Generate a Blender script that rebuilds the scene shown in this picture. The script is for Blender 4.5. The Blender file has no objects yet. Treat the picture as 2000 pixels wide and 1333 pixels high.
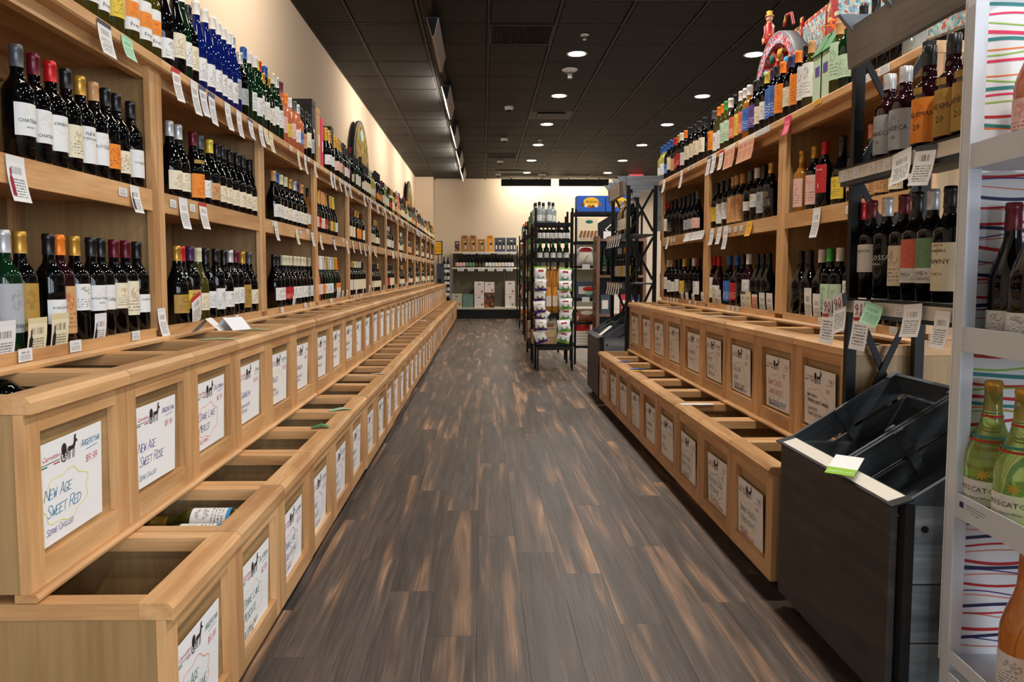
import bpy, math, random
from mathutils import Vector, Matrix
PI = math.pi
scene = bpy.context.scene
C = scene.collection
random.seed(7)

# ---------------------------------------------------------------- camera, world, light, exposure
FPX, PITCH, YAW, CAMZ = 1465.36, 0.0699, 0.0135, 1.0809
cam_d = bpy.data.cameras.new('camera')
cam = bpy.data.objects.new('camera', cam_d); C.objects.link(cam)
cam.location = (0, 0, CAMZ); cam.rotation_euler = (PI / 2 - PITCH, 0, -YAW)
cam_d.sensor_width = 36; cam_d.lens = FPX / 2000 * 36
cam_d.shift_x = 35.95 / 2000; cam_d.shift_y = -30.0 / 2000
cam_d.clip_start = 0.05; cam_d.clip_end = 100
scene.camera = cam

w = bpy.data.worlds.new('world'); scene.world = w; w.use_nodes = True
w.node_tree.nodes['Background'].inputs[0].default_value = (0.75, 0.85, 1.0, 1)
w.node_tree.nodes['Background'].inputs[1].default_value = 0.6

scene.view_settings.view_transform = 'Standard'
scene.view_settings.look = 'None'
scene.view_settings.gamma = 1
scene.view_settings.use_curve_mapping = False
scene.view_settings.exposure = 0.5
scene.cycles.use_denoising = True
scene.cycles.max_bounces = 7
scene.cycles.transmission_bounces = 6
scene.cycles.sample_clamp_indirect = 6

HC = 3.333           # ceiling height
XW, YW = -1.596, 18.35
DOWN_W, WASH_W, WIN_W = 16.5, 12.0, 185.0
def area(name, loc, sx, sy, watts, col, rot=(0, 0, 0), shape='RECTANGLE', spread=PI):
    l = bpy.data.lights.new(name, 'AREA'); l.shape = shape; l.size = sx; l.size_y = sy
    l.energy = watts; l.color = col; l.spread = spread
    o = bpy.data.objects.new(name, l); C.objects.link(o); o.location = loc; o.rotation_euler = rot
    return o
# daylight falling through the storefront windows behind the viewer
for k in range(3): area('daylight', (1.35 + 2.25 * k, -3.4, 1.72), 1.5, 1.9, WIN_W / 3, (0.80, 0.89, 1.0), (PI / 2, 0, 0))
DOWN_ROWS = [7.8835 + 1.83 * i for i in range(-5, 6)]
for yy in DOWN_ROWS:
    for xx in (0.964, 2.794, 4.624):
        if xx > 4 and yy < 2: continue
        area('downlight', (xx, yy, HC - 0.006), 0.16, 0.16, DOWN_W, (1.0, 0.93, 0.84), shape='DISK', spread=2.6)

# ---------------------------------------------------------------- materials
def srgb(r, g, b):
    f = lambda c: (c / 255 / 12.92) if c / 255 <= 0.04045 else ((c / 255 + 0.055) / 1.055) ** 2.4
    return (f(r), f(g), f(b), 1)
MATS = {}
def new_mat(name):
    m = bpy.data.materials.new(name); m.use_nodes = True
    nt = m.node_tree; b = nt.nodes['Principled BSDF']
    MATS[name] = m
    return m, nt, b
def plain(name, col, rough=0.5, metal=0.0, spec=0.5, var=0.0, coat=0.0, trans=0.0, bump=0.0, emit=0.0, alpha=1.0):
    m, nt, b = new_mat(name)
    c = srgb(*col)
    b.inputs['Base Color'].default_value = c
    b.inputs['Roughness'].default_value = rough
    b.inputs['Metallic'].default_value = metal
    b.inputs['Specular IOR Level'].default_value = spec
    b.inputs['Coat Weight'].default_value = coat
    b.inputs['Transmission Weight'].default_value = trans
    if emit:
        b.inputs['Emission Color'].default_value = c; b.inputs['Emission Strength'].default_value = emit
    if var or bump:
        tc = nt.nodes.new('ShaderNodeTexCoord'); n = nt.nodes.new('ShaderNodeTexNoise')
        n.inputs['Scale'].default_value = 60 if bump else 9; n.inputs['Detail'].default_value = 3
        nt.links.new(tc.outputs['Object'], n.inputs['Vector'])
        if var:
            hv = nt.nodes.new('ShaderNodeHueSaturation'); hv.inputs['Color'].default_value = c
            mr = nt.nodes.new('ShaderNodeMapRange'); mr.inputs[3].default_value = 1 - var; mr.inputs[4].default_value = 1 + var
            nt.links.new(n.outputs['Fac'], mr.inputs[0]); nt.links.new(mr.outputs[0], hv.inputs['Value'])
            nt.links.new(hv.outputs[0], b.inputs['Base Color'])
        if bump:
            bp = nt.nodes.new('ShaderNodeBump'); bp.inputs['Strength'].default_value = bump; bp.inputs['Distance'].default_value = 0.003
            nt.links.new(n.outputs['Fac'], bp.inputs['Height']); nt.links.new(bp.outputs[0], b.inputs['Normal'])
    return m
def wood(name, cols, axis, rough=0.42, fine=90, stretch=0.05, var=0.12, streak=2.6, bump=0.15, knots=True):
    """grain runs along the given axis (0 x, 1 y, 2 z); each object gets its own offset"""
    m, nt, b = new_mat(name); N = nt.nodes.new; L = nt.links.new
    tc = N('ShaderNodeTexCoord'); oi = N('ShaderNodeObjectInfo')
    off = N('ShaderNodeVectorMath'); off.operation = 'SCALE'; off.inputs[0].default_value = (37, 53, 71)
    L(oi.outputs['Random'], off.inputs['Scale'])
    add = N('ShaderNodeVectorMath'); add.operation = 'ADD'; L(tc.outputs['Object'], add.inputs[0]); L(off.outputs[0], add.inputs[1])
    mp = N('ShaderNodeMapping'); s = [1, 1, 1]; s[axis] = stretch; mp.inputs['Scale'].default_value = s; L(add.outputs[0], mp.inputs[0])
    n1 = N('ShaderNodeTexNoise'); n1.inputs['Scale'].default_value = fine; n1.inputs['Detail'].default_value = 4; L(mp.outputs[0], n1.inputs['Vector'])
    mp2 = N('ShaderNodeMapping'); s2 = [1, 1, 1]; s2[axis] = stretch * 3; mp2.inputs['Scale'].default_value = s2; L(add.outputs[0], mp2.inputs[0])
    n2 = N('ShaderNodeTexNoise'); n2.inputs['Scale'].default_value = streak * 4; n2.inputs['Detail'].default_value = 3; n2.inputs['Distortion'].default_value = 0.8; L(mp2.outputs[0], n2.inputs['Vector'])
    cr = N('ShaderNodeValToRGB'); L(n2.outputs['Fac'], cr.inputs[0])
    e = cr.color_ramp.elements
    e[0].position = 0.3; e[0].color = srgb(*cols[0]); e[1].position = 0.72; e[1].color = srgb(*cols[2])
    k = e.new(0.52); k.color = srgb(*cols[1])
    hv = N('ShaderNodeHueSaturation'); L(cr.outputs[0], hv.inputs['Color'])
    mr = N('ShaderNodeMapRange'); mr.inputs[1].default_value = 0.3; mr.inputs[2].default_value = 0.7
    mr.inputs[3].default_value = 1 - var; mr.inputs[4].default_value = 1 + var; L(n1.outputs['Fac'], mr.inputs[0])
    mr2 = N('ShaderNodeMapRange'); mr2.inputs[3].default_value = 0.9; mr2.inputs[4].default_value = 1.1; L(oi.outputs['Random'], mr2.inputs[0])
    mu = N('ShaderNodeMath'); mu.operation = 'MULTIPLY'; L(mr.outputs[0], mu.inputs[0]); L(mr2.outputs[0], mu.inputs[1]); L(mu.outputs[0], hv.inputs['Value'])
    L(hv.outputs[0], b.inputs['Base Color'])
    b.inputs['Roughness'].default_value = rough
    bp = N('ShaderNodeBump'); bp.inputs['Strength'].default_value = bump; bp.inputs['Distance'].default_value = 0.001
    L(n1.outputs['Fac'], bp.inputs['Height']); L(bp.outputs[0], b.inputs['Normal'])
    return m
MAPLE = [(180, 130, 82), (206, 159, 107), (222, 180, 131)]
for i, a in enumerate('xyz'): wood('maple_' + a, MAPLE, i, fine=110)
PLY = [(146, 114, 72), (166, 134, 90), (182, 150, 106)]
wood('plywood_z', PLY, 2, fine=60, streak=1.4, rough=0.5)
wood('plywood_y', PLY, 1, fine=60, streak=1.4, rough=0.5)
DW = [(46, 53, 60), (66, 74, 82), (88, 97, 106)]
for i, a in enumerate('xyz'): wood('greywood_' + a, DW, i, fine=130, streak=5, rough=0.55, var=0.18)
wood('greypanel', [(40, 36, 34), (54, 49, 46), (68, 62, 58)], 1, fine=150, streak=5, rough=0.5, var=0.2)
wood('greyboard', [(118, 114, 110), (136, 132, 127), (150, 146, 141)], 1, fine=90, streak=3, rough=0.6)
wood('greyblue', [(112, 122, 132), (134, 144, 154), (152, 162, 172)], 0, fine=120, streak=5, rough=0.55)
wood('crate_pine', [(176, 140, 100), (196, 160, 118), (210, 178, 138)], 0, fine=60)
wood('brownwood', [(92, 62, 42), (112, 78, 54), (128, 92, 66)], 2, fine=70)
plain('paint_wall', (222, 202, 178), 0.85, spec=0.2, bump=0.08)
plain('paint_back', (228, 212, 188), 0.85, spec=0.2, bump=0.08)
plain('ceiling_tile', (15, 14, 14), 0.62, spec=0.28, var=0.12, bump=0.35)
plain('ceiling_bar', (20, 18, 17), 0.5, spec=0.3)
plain('black', (11, 11, 12), 0.5, spec=0.35)
plain('black_metal', (11, 11, 12), 0.5, spec=0.3)
plain('black_slot', (8, 8, 9), 0.7)
plain('kick', (12, 11, 11), 0.7)
plain('white_metal', (214, 222, 232), 0.35, spec=0.5)
plain('offwhite', (222, 216, 204), 0.6)
plain('white_plastic', (232, 228, 220), 0.4)
plain('grey_plastic', (120, 120, 120), 0.5)
plain('chrome', (200, 200, 200), 0.15, metal=1)
plain('paper', (240, 240, 240), 0.7, spec=0.2)
plain('lamp_lens', (255, 248, 238), 0.5, emit=14)
plain('wash_lens', (255, 236, 205), 0.5, emit=9)
plain('washer_grey', (175, 165, 155), 0.5)
wood('greywood_daylit', [(84, 92, 98), (108, 116, 122), (130, 138, 144)], 0, fine=130, streak=5, rough=0.55, var=0.18)  # grey wood lightened: daylight on the rack's side planks is put into the colour
plain('exit_red', (255, 30, 50), 0.5, emit=2.5)
plain('red', (190, 30, 32), 0.5); plain('yellow', (250, 190, 20), 0.5); plain('blue', (20, 90, 190), 0.5)
plain('green', (40, 130, 60), 0.5); plain('mint', (150, 210, 175), 0.6); plain('orange', (240, 120, 30), 0.5)
plain('purple', (80, 40, 130), 0.5); plain('teal', (40, 130, 130), 0.5); plain('lime', (140, 190, 50), 0.5)
plain('pink', (225, 40, 90), 0.5); plain('cream', (236, 222, 186), 0.6); plain('navy', (24, 34, 80), 0.5)
plain('brown', (110, 66, 34), 0.6); plain('tan', (196, 156, 108), 0.7); plain('kraft', (172, 122, 66), 0.75)
plain('kraft_orange', (222, 150, 40), 0.7); plain('slate', (66, 74, 86), 0.6); plain('sky', (60, 150, 215), 0.5)
plain('case_teal', (104, 138, 128), 0.7, var=0.3); plain('case_beige', (196, 188, 158), 0.7)
plain('case_white', (226, 216, 208), 0.7); plain('pegboard', (122, 116, 96), 0.7)
plain('linen', (232, 226, 212), 0.85, bump=0.3); plain('bread', (158, 96, 60), 0.7, var=0.3)
plain('bread_gold', (214, 148, 62), 0.6, var=0.3); plain('film_white', (232, 234, 236), 0.25, var=0.08)
plain('gold_paint', (214, 160, 50), 0.4); plain('skin', (226, 170, 140), 0.6)
for n, c in dict(teal=(30, 125, 165), red=(205, 50, 75), blue=(35, 75, 150), purple=(70, 55, 140), green=(30, 110, 90),
                 black=(30, 30, 38), orange=(245, 140, 60), yellow=(235, 225, 90), logo=(195, 50, 60), ink=(60, 48, 44),
                 white=(240, 240, 236), gold=(200, 160, 70), sky=(60, 160, 200), wine=(150, 30, 60)).items():
    plain('ink_' + n, c, 0.6, spec=0.2)
# glass seen as a shelf of full bottles: dark, glossy
for n, c, tr in (('dark', (5, 6, 7), 0), ('green', (10, 40, 20), 0), ('blue', (10, 26, 96), 0), ('amber', (176, 112, 40), 0.25),
                 ('rose', (206, 120, 84), 0.25), ('pale', (186, 180, 84), 0.3), ('olive', (66, 62, 18), 0.1), ('clear', (190, 204, 204), 0.55),
                 ('port', (34, 8, 14), 0)):
    plain('glass_' + n, c, 0.03, spec=0.36, trans=tr)
plain('glass_moscato', (206, 224, 120), 0.03, spec=0.5, trans=0.8)
plain('glass_peach', (240, 150, 60), 0.03, spec=0.5, trans=0.6)
for n, c, me in (('black', (18, 18, 20), 0), ('grey', (84, 88, 92), .3), ('silver', (196, 198, 200), .4), ('white', (228, 226, 220), 0), ('red', (196, 22, 30), .2),
                 ('maroon', (96, 14, 32), .2), ('gold', (196, 150, 62), .5), ('yellow', (220, 196, 70), .2), ('orange', (240, 126, 24), .1), ('blue', (26, 84, 160), .2),
                 ('green', (60, 160, 70), .1), ('cream', (218, 210, 176), 0), ('tan', (196, 146, 92), 0), ('purple', (74, 40, 84), .2), ('pink', (226, 140, 116), .3), ('navy', (46, 44, 92), .1)):
    plain('cap_' + n, c, 0.32, metal=me)
def label_mat(name, base, ink, pic, rows=1.0, vigs=1.0):
    """a printed paper label: a vignette and rows of small type, from the UV map, different on every bottle"""
    m, nt, b = new_mat(('label_' if rows else 'labelp_') + name); N = nt.nodes.new; L = nt.links.new
    uv = N('ShaderNodeUVMap'); oi = N('ShaderNodeObjectInfo'); sp = N('ShaderNodeSeparateXYZ'); L(uv.outputs[0], sp.inputs[0])
    def mth(op, a, bb=None, cc=None):
        q = N('ShaderNodeMath'); q.operation = op
        for i, v in enumerate((a, bb, cc)):
            if v is None: continue
            if isinstance(v, (int, float)): q.inputs[i].default_value = v
            else: L(v, q.inputs[i])
        return q.outputs[0]
    u, v, r = sp.outputs[0], sp.outputs[1], oi.outputs['Random']
    row = mth('FLOOR', mth('MULTIPLY', v, 11))
    fr = mth('FRACT', mth('MULTIPLY', v, 11))
    cmb = N('ShaderNodeCombineXYZ'); L(mth('MULTIPLY', u, 26), cmb.inputs[0]); L(mth('ADD', mth('MULTIPLY', row, 3.7), mth('MULTIPLY', r, 90)), cmb.inputs[1])
    n = N('ShaderNodeTexNoise'); n.inputs['Scale'].default_value = 1.0; n.inputs['Detail'].default_value = 2; L(cmb.outputs[0], n.inputs['Vector'])
    line = mth('MULTIPLY', mth('GREATER_THAN', n.outputs['Fac'], 0.5), mth('MULTIPLY', mth('GREATER_THAN', fr, 0.35), mth('LESS_THAN', fr, 0.75)))
    mar = mth('LESS_THAN', mth('ABSOLUTE', mth('SUBTRACT', u, 0.5)), 0.32)
    low = mth('LESS_THAN', mth('ABSOLUTE', mth('SUBTRACT', v, 0.26)), 0.18)
    line = mth('MULTIPLY', mth('MULTIPLY', line, mar), low)
    cm2 = N('ShaderNodeCombineXYZ'); L(mth('MULTIPLY', u, 7), cm2.inputs[0]); L(mth('MULTIPLY', v, 7), cm2.inputs[1]); L(mth('MULTIPLY', r, 60), cm2.inputs[2])
    n2 = N('ShaderNodeTexNoise'); n2.inputs['Scale'].default_value = 1.3; n2.inputs['Detail'].default_value = 4; L(cm2.outputs[0], n2.inputs['Vector'])
    du = mth('SUBTRACT', u, 0.5); dv = mth('SUBTRACT', v, mth('ADD', 0.6, mth('MULTIPLY', r, 0.12)))
    rad = mth('ADD', mth('MULTIPLY', du, du), mth('MULTIPLY', dv, dv))
    vig = mth('MULTIPLY', mth('LESS_THAN', rad, 0.042), mth('GREATER_THAN', n2.outputs['Fac'], 0.5))
    mx = N('ShaderNodeMix'); mx.data_type = 'RGBA'; mx.inputs[6].default_value = srgb(*base); mx.inputs[7].default_value = srgb(*pic); L(mth('MULTIPLY', vig, 0.55 * vigs), mx.inputs[0])
    mx2 = N('ShaderNodeMix'); mx2.data_type = 'RGBA'; L(mx.outputs[2], mx2.inputs[6]); mx2.inputs[7].default_value = srgb(*ink); L(mth('MULTIPLY', line, 0.85 * rows), mx2.inputs[0])
    L(mx2.outputs[2], b.inputs['Base Color']); b.inputs['Roughness'].default_value = 0.55
LAB = dict(white=((232, 232, 230), (60, 60, 66), (120, 112, 108)), cream=((232, 222, 194), (80, 56, 40), (170, 130, 90)), grey=((170, 174, 178), (50, 52, 60), (90, 96, 106)),
           yellow=((228, 196, 60), (60, 46, 20), (150, 100, 20)), orange=((238, 140, 36), (110, 30, 20), (190, 60, 24)), red=((186, 32, 40), (240, 220, 200), (110, 10, 20)),
           blue=((60, 110, 190), (230, 230, 240), (24, 50, 120)), green=((110, 150, 110), (30, 50, 30), (60, 100, 60)), black=((24, 24, 26), (200, 190, 160), (140, 120, 80)),
           tan=((206, 160, 108), (90, 40, 24), (180, 40, 30)), gold=((176, 138, 60), (50, 36, 16), (96, 70, 24)), pink=((230, 190, 180), (150, 50, 50), (210, 110, 100)),
           purple=((92, 66, 150), (230, 226, 240), (50, 30, 100)), mint=((190, 216, 186), (60, 90, 60), (120, 170, 120)), salmon=((222, 110, 84), (240, 230, 220), (180, 60, 44)))
for k_, v_ in LAB.items(): label_mat(k_, *v_); label_mat(k_, *v_, rows=0.0, vigs=.25 if k_ == 'white' else .6)
def tag_mat(name, base, head, ink):
    """a price or review tag: coloured header, bar code block, rows of type (flat print)"""
    m, nt, b = new_mat(name); N = nt.nodes.new; L = nt.links.new
    uv = N('ShaderNodeUVMap'); oi = N('ShaderNodeObjectInfo'); sp = N('ShaderNodeSeparateXYZ'); L(uv.outputs[0], sp.inputs[0])
    def mth(op, a, bb=None):
        q = N('ShaderNodeMath'); q.operation = op
        for i, v in enumerate((a, bb)):
            if v is None: continue
            if isinstance(v, (int, float)): q.inputs[i].default_value = v
            else: L(v, q.inputs[i])
        return q.outputs[0]
    u, v, r = sp.outputs[0], sp.outputs[1], oi.outputs['Random']
    def noise1(x, y, t):
        c = N('ShaderNodeCombineXYZ'); L(x, c.inputs[0]); L(y, c.inputs[1])
        n = N('ShaderNodeTexNoise'); n.inputs['Scale'].default_value = 1.0; n.inputs['Detail'].default_value = 1; L(c.outputs[0], n.inputs['Vector'])
        return mth('GREATER_THAN', n.outputs['Fac'], t)
    row = mth('FLOOR', mth('MULTIPLY', v, 16)); fr = mth('FRACT', mth('MULTIPLY', v, 16))
    txt = mth('MULTIPLY', noise1(mth('MULTIPLY', u, 30), mth('ADD', mth('MULTIPLY', row, 5.1), mth('MULTIPLY', r, 70)), 0.44), mth('GREATER_THAN', fr, 0.45))
    txt = mth('MULTIPLY', txt, mth('MULTIPLY', mth('LESS_THAN', v, 0.5), mth('MULTIPLY', mth('GREATER_THAN', v, 0.1), mth('LESS_THAN', mth('ABSOLUTE', mth('SUBTRACT', u, 0.5)), 0.38))))
    bar = mth('MULTIPLY', noise1(mth('MULTIPLY', u, 60), mth('MULTIPLY', r, 70), 0.5), mth('MULTIPLY', mth('LESS_THAN', mth('ABSOLUTE', mth('SUBTRACT', v, 0.68)), 0.08), mth('LESS_THAN', mth('ABSOLUTE', mth('SUBTRACT', u, 0.5)), 0.3)))
    ink_f = mth('MAXIMUM', txt, bar)
    hd = mth('GREATER_THAN', v, 0.86)
    mx = N('ShaderNodeMix'); mx.data_type = 'RGBA'; mx.inputs[6].default_value = srgb(*base); mx.inputs[7].default_value = srgb(*head); L(hd, mx.inputs[0])
    mx2 = N('ShaderNodeMix'); mx2.data_type = 'RGBA'; L(mx.outputs[2], mx2.inputs[6]); mx2.inputs[7].default_value = srgb(*ink); L(mth('MULTIPLY', ink_f, 0.8), mx2.inputs[0])
    L(mx2.outputs[2], b.inputs['Base Color']); b.inputs['Roughness'].default_value = 0.6
tag_mat('tag_white', (232, 232, 232), (226, 226, 226), (70, 70, 74)); tag_mat('tag_blue', (228, 230, 236), (70, 86, 130), (70, 70, 90))
tag_mat('tag_red', (234, 230, 226), (190, 40, 44), (70, 60, 60)); tag_mat('tag_orange', (218, 160, 128), (236, 220, 206), (150, 60, 40))
tag_mat('tag_mint', (168, 220, 186), (150, 210, 172), (60, 100, 80)); tag_mat('tag_cream', (232, 222, 190), (220, 206, 160), (90, 80, 60))
tag_mat('tag_pink', (222, 40, 96), (222, 40, 96), (250, 190, 210)); tag_mat('tag_dark', (226, 226, 226), (60, 64, 70), (60, 60, 64))
tag_mat('tag_yellow', (240, 180, 40), (240, 180, 40), (100, 60, 20))
def floor_mat():
    m, nt, b = new_mat('floor_plank'); N = nt.nodes.new; L = nt.links.new
    tc = N('ShaderNodeTexCoord'); oi = N('ShaderNodeObjectInfo')
    off = N('ShaderNodeVectorMath'); off.operation = 'SCALE'; off.inputs[0].default_value = (61, 83, 17); L(oi.outputs['Random'], off.inputs['Scale'])
    add = N('ShaderNodeVectorMath'); add.operation = 'ADD'; L(tc.outputs['Object'], add.inputs[0]); L(off.outputs[0], add.inputs[1])
    def nz(sc, scale, det, dist=0.0):
        mp = N('ShaderNodeMapping'); mp.inputs['Scale'].default_value = sc; L(add.outputs[0], mp.inputs[0])
        n = N('ShaderNodeTexNoise'); n.inputs['Scale'].default_value = scale; n.inputs['Detail'].default_value = det; n.inputs['Distortion'].default_value = dist
        L(mp.outputs[0], n.inputs['Vector']); return n.outputs['Fac']
    big = nz((1, 0.055, 1), 15, 2.5, 0.7); fine = nz((1, 0.02, 1), 230, 4); mid = nz((1, 0.09, 1), 26, 5, 1.2)
    cr = N('ShaderNodeValToRGB'); L(big, cr.inputs[0]); e = cr.color_ramp.elements
    e[0].position = 0.40; e[0].color = srgb(76, 68, 64); e[1].position = 0.72; e[1].color = srgb(172, 136, 106)
    k = e.new(0.55); k.color = srgb(92, 79, 71); k = e.new(0.63); k.color = srgb(132, 104, 84)
    hv = N('ShaderNodeHueSaturation'); L(cr.outputs[0], hv.inputs['Color'])
    def rng(x, a, b_, lo=0.3, hi=0.7):
        q = N('ShaderNodeMapRange'); q.inputs[1].default_value = lo; q.inputs[2].default_value = hi; q.inputs[3].default_value = a; q.inputs[4].default_value = b_; L(x, q.inputs[0]); return q.outputs[0]
    def mul(a, c):
        q = N('ShaderNodeMath'); q.operation = 'MULTIPLY'; L(a, q.inputs[0]); L(c, q.inputs[1]); return q.outputs[0]
    L(mul(mul(rng(fine, 0.66, 1.34), rng(mid, 0.78, 1.18)), rng(oi.outputs['Random'], 0.86, 1.12, 0, 1)), hv.inputs['Value'])
    L(hv.outputs[0], b.inputs['Base Color']); L(rng(mid, 0.36, 0.52), b.inputs['Roughness'])
    bp = N('ShaderNodeBump'); bp.inputs['Strength'].default_value = 0.25; bp.inputs['Distance'].default_value = 0.001; L(fine, bp.inputs['Height']); L(bp.outputs[0], b.inputs['Normal'])
floor_mat()
def painted(name, cols, scale=26, rough=0.4):
    m, nt, b = new_mat(name); N = nt.nodes.new; L = nt.links.new
    tc = N('ShaderNodeTexCoord'); v = N('ShaderNodeTexVoronoi'); v.inputs['Scale'].default_value = scale; L(tc.outputs['Object'], v.inputs['Vector'])
    sp = N('ShaderNodeSeparateColor'); L(v.outputs['Color'], sp.inputs[0])
    cr = N('ShaderNodeValToRGB'); cr.color_ramp.interpolation = 'CONSTANT'; L(sp.outputs[0], cr.inputs[0])
    e = cr.color_ramp.elements; e[0].color = srgb(*cols[0]); e[1].position = 1 / len(cols); e[1].color = srgb(*cols[1])
    for i in range(2, len(cols)): k = e.new(i / len(cols)); k.color = srgb(*cols[i])
    L(cr.outputs[0], b.inputs['Base Color']); b.inputs['Roughness'].default_value = rough; b.inputs['Specular IOR Level'].default_value = 0.5 if rough < .6 else 0.1
painted('paint_folk_red', [(170, 30, 30), (196, 46, 36), (150, 22, 28), (228, 200, 120), (180, 36, 30)], 60)
painted('paint_folk_scene', [(150, 190, 200), (190, 210, 206), (120, 160, 180), (210, 190, 160), (96, 140, 150), (190, 90, 70)], 75)
painted('paint_folk_rim', [(200, 60, 66), (226, 150, 150), (190, 40, 50), (220, 200, 210), (120, 150, 190)], 80)
painted('pack_bottles', [(120, 60, 30), (60, 34, 20), (170, 90, 40), (30, 20, 16), (90, 44, 26)], 14)
painted('goods_mix', [(120, 60, 44), (60, 50, 46), (160, 120, 80), (90, 30, 30), (40, 44, 60), (190, 180, 160)], 22)
painted('barrel_paint', [(128, 108, 56), (106, 92, 48), (142, 122, 66), (90, 80, 46), (128, 108, 56)], 16, 0.9)

# ---------------------------------------------------------------- mesh helpers
class MB:
    def __init__(s): s.v = []; s.f = []; s.m = []; s.sm = []; s.uv = {}
    def add(s, vs, fs, mi=0, smooth=False):
        o = len(s.v); s.v += [tuple(p) for p in vs]
        for f in fs: s.f.append(tuple(i + o for i in f)); s.m.append(mi); s.sm.append(smooth)
        return s
    def box(s, x0, x1, y0, y1, z0, z1, mi=0):
        v = [(x, y, z) for x in (x0, x1) for y in (y0, y1) for z in (z0, z1)]
        return s.add(v, [(0, 1, 3, 2), (4, 6, 7, 5), (0, 4, 5, 1), (2, 3, 7, 6), (0, 2, 6, 4), (1, 5, 7, 3)], mi)
    def prism(s, prof, a0, a1, axis='y', mi=0):
        """extrude a closed profile; axis y: profile (x,z); axis x: (y,z); axis z: (x,y)"""
        n = len(prof); vs = []
        for a in (a0, a1):
            for p, q in prof:
                vs.append({'y': (p, a, q), 'x': (a, p, q), 'z': (p, q, a)}[axis])
        fs = [tuple(range(n)), tuple(range(2 * n - 1, n - 1, -1))]
        fs += [(i, (i + 1) % n + 0, (i + 1) % n + n, i + n) for i in range(n)]
        return s.add(vs, fs, mi)
    def tube(s, p0, p1, r, n=8, mi=0, r1=None):
        p0, p1 = Vector(p0), Vector(p1); d = (p1 - p0).normalized()
        a = d.orthogonal().normalized(); b = d.cross(a); r1 = r if r1 is None else r1
        vs = []
        for p, rr in ((p0, r), (p1, r1)):
            for i in range(n): t = 2 * PI * i / n; vs.append(p + a * rr * math.cos(t) + b * rr * math.sin(t))
        fs = [(i, (i + 1) % n, (i + 1) % n + n, i + n) for i in range(n)]
        s.add(vs, fs, mi, True)
        return s.add(vs, [tuple(range(n - 1, -1, -1)), tuple(range(n, 2 * n))], mi)
    def bar(s, p0, p1, w, h, mi=0):
        p0, p1 = Vector(p0), Vector(p1); d = (p1 - p0).normalized()
        up = Vector((0, 0, 1)) if abs(d.z) < 0.9 else Vector((1, 0, 0))
        a = d.cross(up).normalized() * w / 2; b = a.cross(d).normalized() * h / 2
        vs = [p + i * a + j * b for p in (p0, p1) for i, j in ((-1, -1), (1, -1), (1, 1), (-1, 1))]
        return s.add(vs, [(3, 2, 1, 0), (4, 5, 6, 7), (0, 1, 5, 4), (1, 2, 6, 5), (2, 3, 7, 6), (3, 0, 4, 7)], mi)
    def lathe(s, prof, n=20, c=(0, 0, 0), mi=0, smooth=True):
        vs = []; fs = []
        for r, z in prof:
            for i in range(n): t = 2 * PI * i / n; vs.append((c[0] + r * math.cos(t), c[1] + r * math.sin(t), c[2] + z))
        for k in range(len(prof) - 1):
            for i in range(n): j = (i + 1) % n; fs.append((k * n + i, k * n + j, (k + 1) * n + j, (k + 1) * n + i))
        s.add(vs, fs, mi, smooth)
        return s
    def mesh(s, name, mats=()):
        me = bpy.data.meshes.new(name); me.from_pydata(s.v, [], s.f)
        for m in mats: me.materials.append(MATS[m] if isinstance(m, str) else m)
        me.polygons.foreach_set('material_index', s.m); me.polygons.foreach_set('use_smooth', s.sm)
        me.update(); return me
def link(name, me, parent=None, mat=None, loc=None, rot=None, scale=None):
    o = bpy.data.objects.new(name, me); C.objects.link(o)
    if parent: o.parent = parent
    if mat is not None:
        for i, mm in enumerate(mat if isinstance(mat, (list, tuple)) else [mat]):
            o.material_slots[i].link = 'OBJECT'; o.material_slots[i].material = MATS[mm]
    if loc: o.location = loc
    if rot: o.rotation_euler = rot
    if scale: o.scale = scale
    return o
def part(name, mb, mats, parent, **k):
    return link(name, mb.mesh(name, mats if isinstance(mats, (list, tuple)) else [mats]), parent, **k)
def tag(o, label, cat, group=None, kind=None):
    if label: o['label'] = label
    if cat: o['category'] = cat
    if group: o['group'] = group
    if kind: o['kind'] = kind
    return o
def thing(name, label, cat, loc=(0, 0, 0), rz=0, group=None):
    o = bpy.data.objects.new(name, None); C.objects.link(o); o.location = loc; o.rotation_euler = (0, 0, rz)
    o.empty_display_size = 0.05
    return tag(o, label, cat, group)
def struct(name, mb, mats, parent=None):
    o = part(name, mb, mats, parent)
    if parent is None: o['kind'] = 'structure'
    return o
def along(px, X, py=534):
    """Y at which the upright plane at this X stands in that column of the view (baseline survey of the photo)"""
    u = -(py - 666.5 + 30.02) / FPX; x = (px - 1000 + 35.95) / FPX
    c, s = math.cos(PITCH), math.sin(PITCH); y1 = c + u * s
    c2, s2 = math.cos(YAW), math.sin(YAW)
    return X * (-x * s2 + y1 * c2) / (x * c2 + y1 * s2)

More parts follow.
